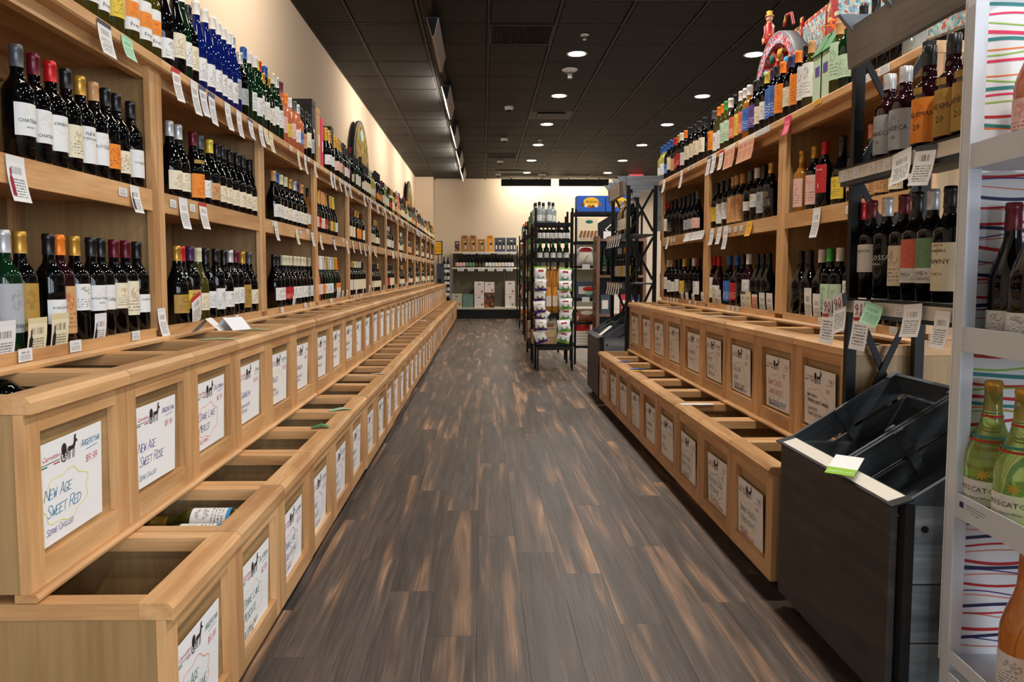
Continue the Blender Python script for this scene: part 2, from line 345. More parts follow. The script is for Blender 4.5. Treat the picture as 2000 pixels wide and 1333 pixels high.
# ---------------------------------------------------------------- writing
GLY = {'A': '00 26 40|12 32', 'B': '00 06 36 45 33 03|33 42 31 00', 'C': '45 36 16 05 01 10 30 41', 'D': '00 06 26 44 42 20 00', 'E': '46 06 00 40|03 33',
       'F': '46 06 00|03 33', 'G': '45 36 16 05 01 10 30 42 22', 'H': '00 06|40 46|03 43', 'I': '20 26', 'J': '46 41 30 10 01', 'K': '00 06|46 03 40',
       'L': '06 00 40', 'M': '00 16 23 36 40', 'N': '00 06 40 46', 'O': '10 01 05 16 36 45 41 30 10', 'P': '00 06 36 45 44 33 03', 'Q': '10 01 05 16 36 45 41 30 10|22 50',
       'R': '00 06 36 45 33 03|23 40', 'S': '45 36 16 05 14 32 41 30 10 01', 'T': '06 46|26 20', 'U': '06 01 10 30 41 46', 'V': '06 20 46', 'W': '06 10 24 30 46',
       'X': '00 46|06 40', 'Y': '06 23 46|23 20', 'Z': '06 46 00 40', '0': '10 01 05 16 36 45 41 30 10', '1': '14 26 20', '2': '05 16 36 45 44 00 40',
       '3': '06 46 23 42 30 10 01', '4': '30 36 02 42', '5': '46 06 03 33 42 30 01', '6': '36 03 01 10 30 42 33 03', '7': '06 46 10', '8': '13 04 16 36 44 33 13 01 10 30 41 33',
       '9': '10 42 45 36 16 05 04 13 43', '$': '45 16 04 42 30 01|26 20', "'": '26 25', '.': '20 21', '-': '13 33', '%': '00 46', '&': '40 05 16 25 01 10 42', '!': '26 22|20 21'}
def ribbon(mb, pts, w, mi, off=0.0):
    for (a, b), (c, d) in zip(pts[:-1], pts[1:]):
        dx, dy = c - a, d - b; l = math.hypot(dx, dy) or 1e-9; nx, ny = -dy / l * w / 2, dx / l * w / 2; ex, ey = dx / l * w / 3, dy / l * w / 3
        mb.add([(off, a + nx - ex, b + ny - ey), (off, a - nx - ex, b - ny - ey), (off, c - nx + ex, d - ny + ey), (off, c + nx + ex, d + ny + ey)], [(0, 1, 2, 3)], mi)
def scrawl(mb, text, y, z, h, mi, w=0.0022, slant=0.22, adv=0.78, off=0.0, jit=0.05):
    """marker handwriting: strokes laid in the plane x=off, reading towards +y; first letters taller"""
    cx = y; first = True
    for ch in text:
        if ch == ' ': cx += h * 0.45; first = True; continue
        s = h if first or not ch.isalpha() else h * 0.78
        first = False
        for st in GLY.get(ch, '').split('|'):
            pts = []
            for p in st.split():
                a, b = int(p[0]) / 4 * s * 0.62, int(p[1]) / 6 * s
                pts.append((cx + a + b * slant + random.uniform(-jit, jit) * h * 0.4, z + b + random.uniform(-jit, jit) * h * 0.5))
            if len(pts) > 1: ribbon(mb, pts, w, mi, off)
        cx += s * adv
    return cx
def text_width(text, h, adv=0.78):
    x = 0; first = True
    for ch in text:
        if ch == ' ': x += h * .45; first = True; continue
        s = h if first or not ch.isalpha() else h * .78; first = False; x += s * adv
    return x
TXT = {}
def type_mesh(text, size, shear=0.0):
    """printed type as plain geometry: centred list of 2-d vertices and faces"""
    k = (text, size, shear)
    if k not in TXT:
        cu = bpy.data.curves.new('type', 'FONT'); cu.body = text; cu.size = size; cu.align_x = 'CENTER'; cu.resolution_u = 1; cu.shear = shear
        o = bpy.data.objects.new('type', cu); C.objects.link(o)
        me = o.to_mesh()
        TXT[k] = ([(v.co.x, v.co.y) for v in me.vertices], [tuple(p.vertices) for p in me.polygons])
        o.to_mesh_clear(); bpy.data.objects.remove(o); bpy.data.curves.remove(cu)
    return TXT[k]
def flat_type(mb, text, size, y, z, off, mi=0, shear=0.0):
    vs, fs = type_mesh(text, size, shear)
    mb.add([(off, a + y, b + z) for a, b in vs], fs, mi)
# ---------------------------------------------------------------- room shell
fl = struct('floor', MB().box(-1.7, 8.0, -3.6, 18.5, -0.06, -0.0035), 'black_slot')
ORD = ['first', 'second', 'third', 'fourth', 'fifth', 'sixth', 'seventh', 'eighth', 'ninth', 'tenth', 'eleventh', 'twelfth', 'thirteenth',
       'fourteenth', 'fifteenth', 'sixteenth', 'seventeenth', 'eighteenth', 'nineteenth', 'twentieth']
PW, PL = 0.1482, 1.186
plank = MB().box(-PW / 2 + .0004, PW / 2 - .0004, -PL / 2 + .0004, PL / 2 - .0004, -0.01, 0).mesh('plank', ['floor_plank'])
J0 = {-2: 2.35, -1: 2.05, 0: 2.772, 1: 2.488, 2: 2.169, 3: 3.023, 4: 2.841, 5: 2.631, 6: 2.241, 7: 2.90, 8: 2.389, 9: 2.62, 10: 2.20}
random.seed(3)
np_ = 0
rest = MB()
for k in range(-8, 46):
    xc = -0.466 + PW * (k + 0.5)
    j0 = J0.get(k, 2.0 + (k * 0.437) % PL)
    i = -5
    while j0 + i * PL < 18.4:
        y0 = j0 + i * PL; yc = y0 + PL / 2; i += 1
        if yc < -3.2: continue
        seen = yc > 0.9 and xc > -0.82 and (xc < 1.15 if yc < 5.4 else xc < 2.0)
        if seen and yc < 17.9 and np_ < 298:
            o = link('plank', plank, fl); o.location = (xc, yc, 0); np_ += 1
        else:
            rest.box(xc - PW / 2 + .0004, xc + PW / 2 - .0004, max(y0, -3.55) + .0004, min(y0 + PL, 18.4) - .0004, -0.01, 0)
o = part('outer_planks', rest, 'floor_plank', fl); o['kind'] = 'stuff'
struct('wall_left', MB().box(XW - 0.12, XW, -3.6, 18.5, 0, HC + .1), 'paint_wall')
struct('wall_back', MB().box(XW, 8.0, YW, YW + 0.12, 0, HC + .1), 'paint_back')
struct('wall_right', MB().box(8.0, 8.12, -3.6, 18.5, 0, HC + .1), 'paint_wall')
wf = struct('wall_front', MB().box(XW, 8.0, -3.72, -3.6, 0, 0.5).box(XW, 8.0, -3.72, -3.6, 2.95, HC + .1).box(XW, -1.2, -3.72, -3.6, .5, 2.95).box(6.2, 8, -3.72, -3.6, .5, 2.95), 'paint_wall')
for i in range(3):
    x0 = -1.2 + i * 2.467; m = MB()
    m.box(x0, x0 + .05, -3.7, -3.6, .5, 2.95).box(x0 + 2.417, x0 + 2.467, -3.7, -3.6, .5, 2.95).box(x0 + .05, x0 + 2.417, -3.7, -3.6, .5, .56).box(x0 + .05, x0 + 2.417, -3.7, -3.6, 2.89, 2.95)
    struct('window_%d' % (i + 1), m, 'black_metal')
struct('trim_1', MB().box(XW, -1.175, 17.8, YW, 0, HC), 'paint_wall')                 # boxed column in the far left corner
struct('trim_2', MB().box(3.05, 3.25, YW - .25, YW, 0, HC), 'paint_back')
cl = struct('ceiling', MB().box(-1.72, 8.12, -3.7, 18.5, HC + 0.03, HC + 0.1), 'ceiling_tile')
T = 0.61
tile = MB().add([(-.29, -.29, 0), (.29, -.29, 0), (.29, .29, 0), (-.29, .29, 0), (-.278, -.278, -.012), (.278, -.278, -.012), (.278, .278, -.012), (-.278, .278, -.012)],
                [(0, 1, 5, 4), (1, 2, 6, 5), (2, 3, 7, 6), (3, 0, 4, 7), (4, 5, 6, 7), (3, 2, 1, 0)]).mesh('tile', ['ceiling_tile'])
vents = {(0.355, 7.275), (0.355, 14.595)}
hatch = {(0.965, 10.935)}
bars = MB()
for i in range(-3, 10): x = 0.05 + T * i; bars.box(max(x, XW + .012) - .012, max(x, XW + .012) + .012, 3.31, YW, HC, HC + .012)
for j in range(-7, 19): y = 7.58 + T * j; bars.box(XW, 5.6, y - .012, y + .012, HC - .0006, HC + .0114)
part('grid_bar', bars, 'ceiling_bar', cl)['kind'] = 'stuff'
for i in range(-3, 8):
    for j in range(-5, 18):
        xc, yc = 0.05 + T * (i + .5), 7.58 + T * (j + .5)
        if any(abs(xc - a) < .1 and abs(yc - b) < .1 for a, b in vents | hatch): continue
        if yc > 18.2: continue
        o = link('tile', tile, cl); o.location = (xc, yc, HC + .012)
        if i == -3: o.scale = ((.29 * 2 - .18) / .58, 1, 1); o.location.x = (XW + .05 + .61 * -2 + .05) / 2 + .0 if False else (-1.596 - 1.17) / 2

# ceiling fittings
def downlight(x, y, lab):
    t = thing('recessed_downlight', lab, 'ceiling light', (x, y, HC), group='recessed downlights')
    part('trim_ring', MB().lathe([(.085, 0), (.105, -.004), (.108, -.001), (.108, .004)], 28), 'white_plastic', t)
    part('lens', MB().add([(.086 * math.cos(a * PI / 14), .086 * math.sin(a * PI / 14), -.002) for a in range(28)], [tuple(range(28))]), 'lamp_lens', t)
for k, (col, nm) in enumerate(((0.964, 'left'), (2.794, 'right'))):
    for i in range(6): downlight(col, 7.8835 + 1.83 * i, 'round white recessed light, %s from front in the %s ceiling row' % (ORD[i], nm))
def vent(x, y, lab):
    t = thing('ceiling_vent', lab, 'vent', (x, y, HC))
    part('frame', MB().box(-.3, .3, -.3, -.27, -.006, .01).box(-.3, .3, .27, .3, -.006, .01).box(-.3, -.28, -.27, .27, -.006, .01).box(.28, .3, -.27, .27, -.006, .01), 'black_metal', t)
    part('backing', MB().box(-.28, .28, -.27, .27, .011, .014), 'black_slot', t)
    sl = MB().bar((0, -.27, 0), (0, .27, 0), .004, .016).mesh('slat', ['black_metal'])
    for i in range(24): o = link('slat', sl, t); o.location = (-.27 + .54 * i / 23, 0, 0); o.rotation_euler = (0, .5, 0)
vent(0.355, 7.275, 'dark square louvred ceiling vent nearest the front')
vent(0.355, 14.595, 'dark square louvred ceiling vent farther back')
t = thing('air_diffuser', 'dark flat square ceiling air diffuser near the third downlight', 'vent', (0.965, 10.935, HC))
part('plate', MB().box(-.2, .2, -.2, .2, -.012, -.004), 'ceiling_bar', t); part('frame', MB().box(-.3, .3, -.3, .3, .004, .01), 'black', t)
t = thing('air_diffuser', 'dark flat ceiling air diffuser near the back wall', 'vent', (0.6, 16.8, HC - .01))
part('plate', MB().box(-.3, .3, -.2, .2, -.008, 0), 'ceiling_bar', t)
for i, (x, y) in enumerate(((.347, 10.333), (.351, 12.726), (.338, 15.242), (.335, 17.178))):
    t = thing('dome_camera', 'small white dome security camera under the ceiling, %s from front' % ORD[i], 'camera', (x, y, HC), group='dome cameras')
    part('base', MB().lathe([(0, 0), (.062, 0), (.065, -.02), (.05, -.045), (.038, -.05)], 20), 'white_plastic', t)
    part('dome', MB().lathe([(.04, -.045), (.036, -.062), (.02, -.076), (0, -.08)], 16), 'black', t)
for x, y, l in ((.96, 7.265, 'nearest the front'), (.96, 12.9, 'beside the fourth downlight')):
    t = thing('sprinkler_head', 'small chrome ceiling sprinkler, ' + l, 'sprinkler', (x, y, HC))
    part('escutcheon', MB().lathe([(0, 0), (.04, 0), (.042, -.006), (.018, -.012)], 18), 'offwhite', t)
    part('nozzle', MB().lathe([(.012, -.01), (.012, -.035), (.022, -.038), (.02, -.045), (0, -.045)], 12), 'chrome', t)
for x, y, l in ((.957, 8.462, 'just behind the nearest downlight'), (1.35, 17.3, 'near the back wall')):
    t = thing('fire_alarm_strobe', 'white round ceiling strobe with a clear lamp, ' + l, 'alarm', (x, y, HC))
    part('base', MB().lathe([(0, 0), (.085, 0), (.09, -.01), (.07, -.022), (0, -.024)], 24), 'white_plastic', t)
    part('strobe', MB().box(-.025, .025, -.025, .025, -.1, -.024), 'chrome', t)
    part('speaker_grille', MB().lathe([(0, -.023), (.03, -.03), (.035, -.055), (0, -.06)], 16), 'grey_plastic', t)
# lighting track and wall washers
t = thing('lighting_track', 'long black ceiling track running beside the left wall', 'light track', (-.44, 0, HC))
part('rail', MB().box(-.018, .018, 1.0, 17.8, -.03, .001), 'black_metal', t)
def washer(y, on, lab, X=-.44, rz=0.0, group='wall washers on the track', hm='washer_grey'):
    t = thing('wall_washer', lab, 'ceiling light', (X, y, HC - .03), rz, group=group)
    part('stem', MB().tube((0, -.35, -.05), (0, -.35, 0), .012).tube((0, .35, -.05), (0, .35, 0), .012), 'black_metal', t)
    prof = [(-.05, -.03), (.055, -.03), (.06, -.04), (.018, -.19), (-.002, -.19)]
    part('housing', MB().prism(prof, -.58, .58), hm, t)
    part('end_cap', MB().prism([(-.045, -.033), (.05, -.033), (.016, -.185), (0, -.185)], -.584, -.5805), 'black_metal', t)
    part('lamp_tube', MB().prism([(-.0515, -.035), (-.0505, -.033), (-.0035, -.185), (-.0045, -.187)], -.56, .56), 'wash_lens' if on else 'black', t)
    if on:
        l = area('wash_light', (0, 0, 0), .06, 1.0, WASH_W * (.42 if hm == 'black_metal' else 1), (1.0, .9, .79)); l.parent = t
        l.location = (-.062, 0, -.11); l.rotation_euler = (0, PI / 2 - .12, 0)
YWASH = [2.4, 4.8, 7.2, 9.55, 11.9, 14.2, 16.3]
for i, y in enumerate(YWASH):
    if i == 0: continue
    washer(y, i != 2, 'black linear wall washer on the left ceiling track, %s from front%s' % (ORD[i - 1], '' if i != 2 else ', unlit'))
washer(2.4, True, 'black linear wall washer on the left ceiling track, nearest the storefront')
for x, l in ((1.0, 'left'), (2.35, 'right')):
    washer(17.72, True, 'black linear washer lighting the back wall, %s one' % l, X=x, rz=-PI / 2, group='back wall washers', hm='black_metal')
# the first room column's oval barrel signs rest on the top shelf
for y, l in ((9.5, 'nearer'), (15.6, 'farther')):
    t = thing('barrel_sign', 'round painted barrel-head sign leaning on the left wall, the %s one' % l, 'sign', (-1.545, y, 2.388), group='round barrel-head signs')
    def disc(r, x): return [(x, r * math.cos(a * PI / 24), r * math.sin(a * PI / 24)) for a in range(48)]
    v = disc(.575, 0) + disc(.575, .03); part('rim', MB().add(v, [tuple(range(48)), tuple(range(95, 47, -1))] + [(i, (i + 1) % 48, (i + 1) % 48 + 48, i + 48) for i in range(48)]), 'black', t)
    part('painted_face', MB().add(disc(.53, .034), [tuple(range(48))]), 'barrel_paint', t)
    fr = MB()
    for k in range(9): ribbon_pts = [(-.32 + .08 * k + .03 * math.sin(j * 1.3 + k), -.34 + .08 * j) for j in range(8)]; fr.add([(.0355, a + s_, b) for a, b in ribbon_pts for s_ in (-.006, .006)], [(2 * j, 2 * j + 1, 2 * j + 3, 2 * j + 2) for j in range(7)])
    part('vine_motif', fr, 'label_gold', t); part('teal_patch', MB().add([(.0362, .12 * math.cos(a * PI / 8) , .40 + .07 * math.sin(a * PI / 8)) for a in range(16)], [tuple(range(16))]), 'teal', t)
t = thing('exit_sign', 'small lit red exit sign above the far grey rack', 'sign', (3.47, 17.2, 3.2))
part('housing', MB().box(-.17, .17, -.02, .02, -.08, .13), 'white_plastic', t)
b_ = part('face', MB().box(-.14, .14, -.026, -.021, -.04, .1), 'exit_red', t)
m = MB(); vs, fs = type_mesh('EXIT', .14); m.add([(a, -.0275, b - .02) for a, b in vs], fs); part('lettering', m, 'paper', b_)

# ---------------------------------------------------------------- maple bins
INKS = ['ink_' + k for k in ('logo', 'ink', 'teal', 'red', 'blue', 'purple', 'green', 'black', 'orange', 'yellow', 'sky')]
IK = {k.split('_')[1]: i for i, k in enumerate(INKS)}
def cart_logo(mb, y, z, s):
    """horse and barrel cart drawn above the handwriting, with the red shop name and rules"""
    flat_type(mb, 'Carrettino', .2 * s, y - .42 * s, z - .02 * s, 0, IK['logo'], .35)
    ribbon(mb, [(y - .95 * s, z - .10 * s), (y - .02 * s, z - .10 * s)], .02 * s, IK['ink']); ribbon(mb, [(y - .95 * s, z - .17 * s), (y - .62 * s, z - .17 * s)], .035 * s, IK['green'])
    ribbon(mb, [(y - .3 * s, z - .17 * s), (y - .02 * s, z - .17 * s)], .035 * s, IK['logo'])
    def poly(p, mi=IK['ink']): mb.add([(0, y + a * s, z + b * s) for a, b in p], [tuple(range(len(p)))], mi)
    poly([(.2 + .13 * math.cos(t * PI / 8), .12 + .17 * math.sin(t * PI / 8)) for t in range(16)])          # barrel
    ribbon(mb, [(y + (.2 + .15 * math.cos(t * PI / 8)) * s, z + (-.08 + .15 * math.sin(t * PI / 8)) * s) for t in range(17)], .03 * s, IK['ink'])
    for t in range(4): ribbon(mb, [(y + (.2 + .14 * math.cos(t * PI / 4)) * s, z + (-.08 + .14 * math.sin(t * PI / 4)) * s), (y + (.2 - .14 * math.cos(t * PI / 4)) * s, z + (-.08 - .14 * math.sin(t * PI / 4)) * s)], .02 * s, IK['ink'])
    poly([(.42, .0), (.72, .02), (.76, .14), (.44, .13)])
    poly([(.64, .1), (.76, .06), (.80, .2), (.88, .18), (.89, .23), (.80, .3), (.72, .28)]); poly([(.70, .27), (.79, .29), (.83, .42), (.72, .40)])
    for a in (.45, .52, .66, .73): ribbon(mb, [(y + a * s, z + .02 * s), (y + (a - .03) * s, z - .22 * s)], .03 * s, IK['ink'])
    ribbon(mb, [(y + .32 * s, z + .06 * s), (y + .5 * s, z + .08 * s)], .02 * s, IK['ink']); ribbon(mb, [(y + .42 * s, z + .13 * s), (y + .37 * s, z - .06 * s)], .03 * s, IK['ink'])
def cloud(mb, y, z, ry, rz, col, w=.0016, gap=0.0):
    n = 40; pts = []
    for i in range(n + 1):
        t = 2 * PI * i / n * (1 - gap); q = 1 + .09 * math.sin(7 * t + y * 30)
        pts.append((y + ry * q * math.cos(t + 2.4), z + rz * q * math.sin(t + 2.4)))
    ribbon(mb, pts, w, IK[col])
def card_text(region, price, lines, foot, cols, cl_col, sd=1):
    """lettering for one sign card, card origin at its lower left corner (0,0), .245 wide, .212 high"""
    random.seed(sd); mb = MB(); cr, cp, ct, cf = cols
    cart_logo(mb, .078, .176, .075)
    h = .015; wd = text_width(region, h, .72); scrawl(mb, region, max(.236 - wd, .135), .173, h, IK[cr], .0013, adv=.72)
    ribbon(mb, [(.18, .163), (.226, .166)], .0013, IK[cr])
    if price: scrawl(mb, price, .176, .134, .015, IK[cp], .0013, adv=.62)
    z = .118; hh = min(.024, .165 / max(text_width(l, 1, .72) for l in lines))
    if cl_col: cloud(mb, .098, .108 - .011 * len(lines) + .0, .086, .03 + .011 * len(lines), cl_col)
    for i, l in enumerate(lines): scrawl(mb, l, .02 + .008 * (i % 2), z - hh, hh, IK[ct], .0016, adv=.72); z -= hh * 1.55
    z -= .01
    for i, l in enumerate(foot):
        hf = min(.013, .19 / text_width(l, 1, .72)); scrawl(mb, l, .025 + .01 * (i % 2), max(z - hf, .008), hf, IK[cf], .0011, adv=.72); z -= hf * 1.45
    return mb.mesh('lettering', INKS)
NEAR_CARDS = {
 ('L', 1, 0): (('ARGENTINA', "$9.99", ['NEW AGE', 'SWEET RED'], ['SERVE CHILLED'], ('teal', 'red', 'teal', 'purple'), 'yellow')),
 ('L', 1, 1): (('ARGENTINA', "$9.99", ['NEW AGE', 'SWEET ROSE'], ['SERVE CHILLED'], ('purple', 'red', 'purple', 'teal'), None)),
 ('L', 1, 2): (('CALIFORNIA', "$5.99", ['CRANE LAKE', 'MERLOT'], ['CALIFORNIA'], ('purple', 'red', 'purple', 'wine'), 'orange')),
 ('L', 0, 0): (('ARGENTINA', "$9.99", ['NEW AGE', 'WHITE WINE'], ['SERVE CHILLED'], ('green', 'red', 'green', 'sky'), 'orange')),
 ('L', 0, 1): (('CALIFORNIA', "$2.99", ['CRANE LAKE', 'MOSCATO'], ['CALIFORNIA SWEET', 'WHITE WINE'], ('green', 'red', 'green', 'black'), 'yellow')),
 ('L', 0, 2): (('CALIFORNIA', "$5.99", ['CRANE LAKE', 'SAUV BLANC'], ['CALIFORNIA'], ('purple', 'red', 'purple', 'purple'), 'red')),
 ('R', 1, 0): (('ITALY', "$14", ['UMANI RONCHI', "MONTEPULCIANO D'ABRUZZO"], ['-SANGIOVESE', 'SMOOTH DRY RED'], ('black', 'red', 'black', 'ink'), 'orange')),
 ('R', 1, 1): (('ITALY', "$13", ['GRAN SASSO', 'SANGIOVESE'], ['MEDIUM BODIED WITH BRIGHT', 'CHERRY AND SPICE NOTES', 'SERVE WITH PASTA'], ('red', 'red', 'red', 'blue'), 'yellow')),
 ('R', 1, 2): (('SICILY', "$12", ['SALLIER', 'WINE', 'VERMENTINO'], ['BRIGHT FRESH AND CRISP', 'SERVE WITH FISH'], ('blue', 'red', 'blue', 'blue'), 'yellow')),
 ('R', 0, 0): (('ITALY', "$14", ['UMANI RONCHI', 'VERDICCHIO'], ['WHITE WINE', 'CLASSICO', 'FRESH WITH SEAFOOD'], ('black', 'red', 'green', 'wine'), 'yellow')),
 ('R', 0, 1): (('ITALY', "$13", ['FANTINI CASA', 'PECORINO'], ['FRESH AND FRUITY', 'FOR A SUNNY AFTERNOON'], ('black', 'red', 'green', 'wine'), 'green')),
 ('R', 0, 2): (('ITALY', "$11", ['COLLEZIONE', 'WHITE WINE'], ['LIGHT AND CRISP', 'SERVE CHILLED'], ('black', 'red', 'green', 'ink'), 'green'))}
IK['wine'] = IK['logo']
GEN = [card_text(*a, sd=40 + i) for i, a in enumerate([
 ('CHILE', '$8.99', ['CABERNET', 'SAUVIGNON'], ['CENTRAL VALLEY'], ('blue', 'red', 'black', 'teal'), 'orange'),
 ('SPAIN', '$9.99', ['GARNACHA'], ['SMOOTH AND DRY', 'RED WINE'], ('green', 'red', 'purple', 'blue'), None),
 ('CALIFORNIA', '$7.99', ['PINOT', 'GRIGIO'], ['CRISP AND LIGHT'], ('purple', 'red', 'green', 'black'), 'red'),
 ('ARGENTINA', '$10.99', ['MALBEC'], ['MENDOZA', 'FULL BODIED'], ('teal', 'red', 'blue', 'purple'), 'yellow'),
 ('FRANCE', '$11.99', ['CHARDONNAY'], ['DRY WHITE WINE'], ('green', 'red', 'black', 'green'), 'orange'),
 ('ITALY', '$12', ['NERO', "D'AVOLA"], ['SICILY', 'MEDIUM BODY'], ('black', 'red', 'blue', 'red'), None)])]
card_me = MB().box(-.0012, 0, 0, .245, 0, .212).mesh('sign_card', ['paper'])
MC = {}
def cm(key, fn):
    if key not in MC: MC[key] = fn()
    return MC[key]
BP, LU = 0.4053, 1.22          # bin pitch, bay length
def bin_unit(side, tier, bay, loc, rz, dist):
    """three lidless bins: face at local x=0 looking to +x, running along +y"""
    where = {'L': 'on the left wall', 'R': 'on the right side'}[side]
    t = thing('wine_bin_unit', 'maple unit of three open bins, %s tier, %s from front %s' % (('lower', 'upper')[tier], ORD[bay], where), 'wine bin', loc, rz,
              group='%s bin units %s' % (('lower', 'upper')[tier], where))
    zb, zt, D = ((.065, .448, .47), (.466, .8475, .43))[tier]
    zf = zt - .033                                     # underside of the rim
    K = lambda n: (n, tier)
    wy, wx, wz = 'maple_y', 'maple_x', 'maple_z'
    for y in (0.004, LU - .020):
        o = link('end_panel', cm(K('end'), lambda: MB().box(-D, -.020, 0, .016, zb, zf - .001).mesh('end_panel', ['plywood_z'])), t); o.location.y = y
    link('back_panel', cm(K('back'), lambda: MB().box(-D, -D + .012, .021, LU - .021, zb, zf - .002).mesh('back_panel', ['plywood_y'])), t)
    link('bottom_panel', cm(K('bot'), lambda: MB().box(-D + .0125, -.021, .021, LU - .021, zb, zb + .014).mesh('bottom_panel', ['plywood_y'])), t)
    for k in (1, 2):
        o = link('divider', cm(K('div'), lambda: MB().box(-D + .013, -.021, -.009, .009, zb + .0145, zf - .001).mesh('divider', ['plywood_z'])), t); o.location.y = BP * k
    for k in range(3):
        y = k * BP + .002
        def P(n, fn, dy=0, loc=None):
            o = link(n, cm(K(n), fn), t); o.location = loc or (0, y + dy, 0); return o
        W = BP - .002; S = .052
        P('stile', lambda: MB().box(-.019, 0, 0, S, zb, zf - .0005).mesh('stile', [wz]))
        P('stile', None, W - S)
        P('top_rail', lambda: MB().box(-.019, -.0003, S + .0003, W - S - .0003, zt - .075, zf - .0005).mesh('top_rail', [wy]))
        P('bottom_rail', lambda: MB().box(-.019, -.0003, S + .0003, W - S - .0003, zb, zb + .055).mesh('bottom_rail', [wy]))
        P('inset_panel', lambda: MB().box(-.0265, -.0195, S - .006, W - S + .006, zb + .045, zt - .065).mesh('inset_panel', ['plywood_y']))
        def rim():
            p = [(-.052, zf), (-.052, zt), (.004, zt), (.015, zt - .011), (.015, zf)]
            return MB().prism(p, .0008, W - .0008).mesh('front_rim', [wy])
        P('front_rim', rim)
        br = lambda: MB().box(-D, -.0525, 0, .042, zf, zt - .0004).mesh('cross_rail', [wx])
        P('cross_rail', br, .0008); P('cross_rail', None, W - .0428)
        P('rear_rail', lambda: MB().box(-D, -D + .05, .0432, W - .0432, zf, zt - .0006).mesh('rear_rail', [wy]))
        c = link('sign_card', card_me, t)
        z0 = zb + (.05 if tier == 0 else .063)
        c.location = (-.0125, y + S + (.003 if side == 'L' else .004 + .03 * (k == 1)), z0)
        c.rotation_euler = (random.uniform(-.02, .02), 0.03, random.uniform(-.008, .008))
        kk = k if side == 'L' else 2 - k
        if bay == 0: me = card_text(*NEAR_CARDS[(side, tier, kk)], sd=7 + kk + tier * 3)
        else: me = random.choice(GEN)
        if dist < 9:
            o = link('lettering', me, c); o.location = (.0006, 0, 0)
        else:
            o = link('lettering', me, c); o.location = (.0012, 0, 0)
    if tier == 1:
        prof = [(-.03, .4495), (.012, .4495), (.016, .4535), (.016, .459), (.01, .4655), (-.03, .4655)]
        part('nosing', MB().prism(prof, .002, LU - .002), wy, t)
    else:
        part('toe_kick', MB().box(-.12, -.10, .005, LU - .005, .001, .064), 'kick', t)
        part('base_runner', MB().box(-.42, -.40, .005, LU - .005, .001, .064), 'kick', t)
    return t
def hutch(side, bay, loc, rz):
    """three-shelf maple hutch: face at local x=0 (stile front), runs along +y"""
    where = {'L': 'against the left wall', 'R': 'on the right side'}[side]
    t = thing('wine_hutch', 'open maple wine hutch with three shelf levels, %s from front %s' % (ORD[bay], where), 'shelf', loc, rz, group='wine hutches ' + where)
    D = .455; S = .044
    def P(n, key, fn, loc=(0, 0, 0), rot=None):
        o = link(n, cm(('h', key), fn), t); o.location = loc
        if rot: o.rotation_euler = rot
        return o
    P('stile', 'st', lambda: MB().box(-.02, 0, 0, S, .885, 1.774).mesh('stile', ['maple_z']), (0, .003, 0))
    P('stile', 'st', None, (0, LU - .003 - S, 0))
    for y in (.004, LU - .022): P('side_panel', 'sd', lambda: MB().box(-D, -.0205, 0, .018, .885, 1.774).mesh('side_panel', ['plywood_z']), (0, y, 0))
    P('back_panel', 'bk', lambda: MB().box(-D, -D + .01, .023, LU - .023, .885, 1.774).mesh('back_panel', ['plywood_z']))
    for k in range(9): P('batten', 'bt', lambda: MB().box(-D + .0105, -D + .026, -.02, .02, .886, 1.773).mesh('batten', ['maple_z']), (0, .1 + .1275 * k, 0))
    P('sill', 'sill', lambda: MB().prism([(-D, .842), (.018, .842), (.026, .848), (.026, .857), (.019, .864), (-D, .864)], .002, LU - .002).mesh('sill', ['maple_y']))
    P('bottom_shelf', 'bs', lambda: MB().box(-D + .0265, -.0205, .0225, LU - .0225, .8645, .885).mesh('bottom_shelf', ['maple_y']))
    P('front_lip', 'lip', lambda: MB().box(-.02, -.0005, S + .0035, LU - S - .0035, .8645, .893).mesh('front_lip', ['maple_y']))
    P('middle_shelf', 'ms', lambda: MB().box(-D + .0265, -.0205, .0225, LU - .0225, 1.325, 1.345).mesh('middle_shelf', ['maple_y']))
    P('middle_rail', 'mr', lambda: MB().box(-.0205, -.001, S + .0035, LU - S - .0035, 1.292, 1.362).mesh('middle_rail', ['maple_y']))
    P('top_rail', 'tr', lambda: MB().box(-.05, -.021, .0225, LU - .0225, 1.735, 1.774).mesh('top_rail', ['maple_y']))
    P('rear_rail', 'rr', lambda: MB().box(-D + .027, -D + .045, .0225, LU - .0225, 1.70, 1.774).mesh('rear_rail', ['maple_y']))
    P('top_shelf', 'ts', lambda: MB().prism([(-D, 1.7745), (.018, 1.7745), (.024, 1.78), (.024, 1.806), (.018, 1.812), (-D, 1.812)], .001, LU - .001).mesh('top_shelf', ['maple_y']))
    return t
random.seed(11)
Y0L, Y0R = 1.4046, 2.3944
HL, HR = [], []
for b in range(13):
    y = Y0L + b * LU; jt = random.uniform(-.004, .004) if b else 0
    bin_unit('L', 0, b, (-.6109 + jt, y, 0), 0, y)
    bin_unit('L', 1, b, (-.8666 + jt, y, 0), 0, y)
    HL.append(hutch('L', b, (-1.1187, y, 0), 0))
for b in range(3):
    y = Y0R + (b + 1) * LU
    bin_unit('R', 0, b, (.9447, y, 0), PI, y); bin_unit('R', 1, b, (1.182, y, 0), PI, y); HR.append(hutch('R', b, (1.4295, y, 0), PI))
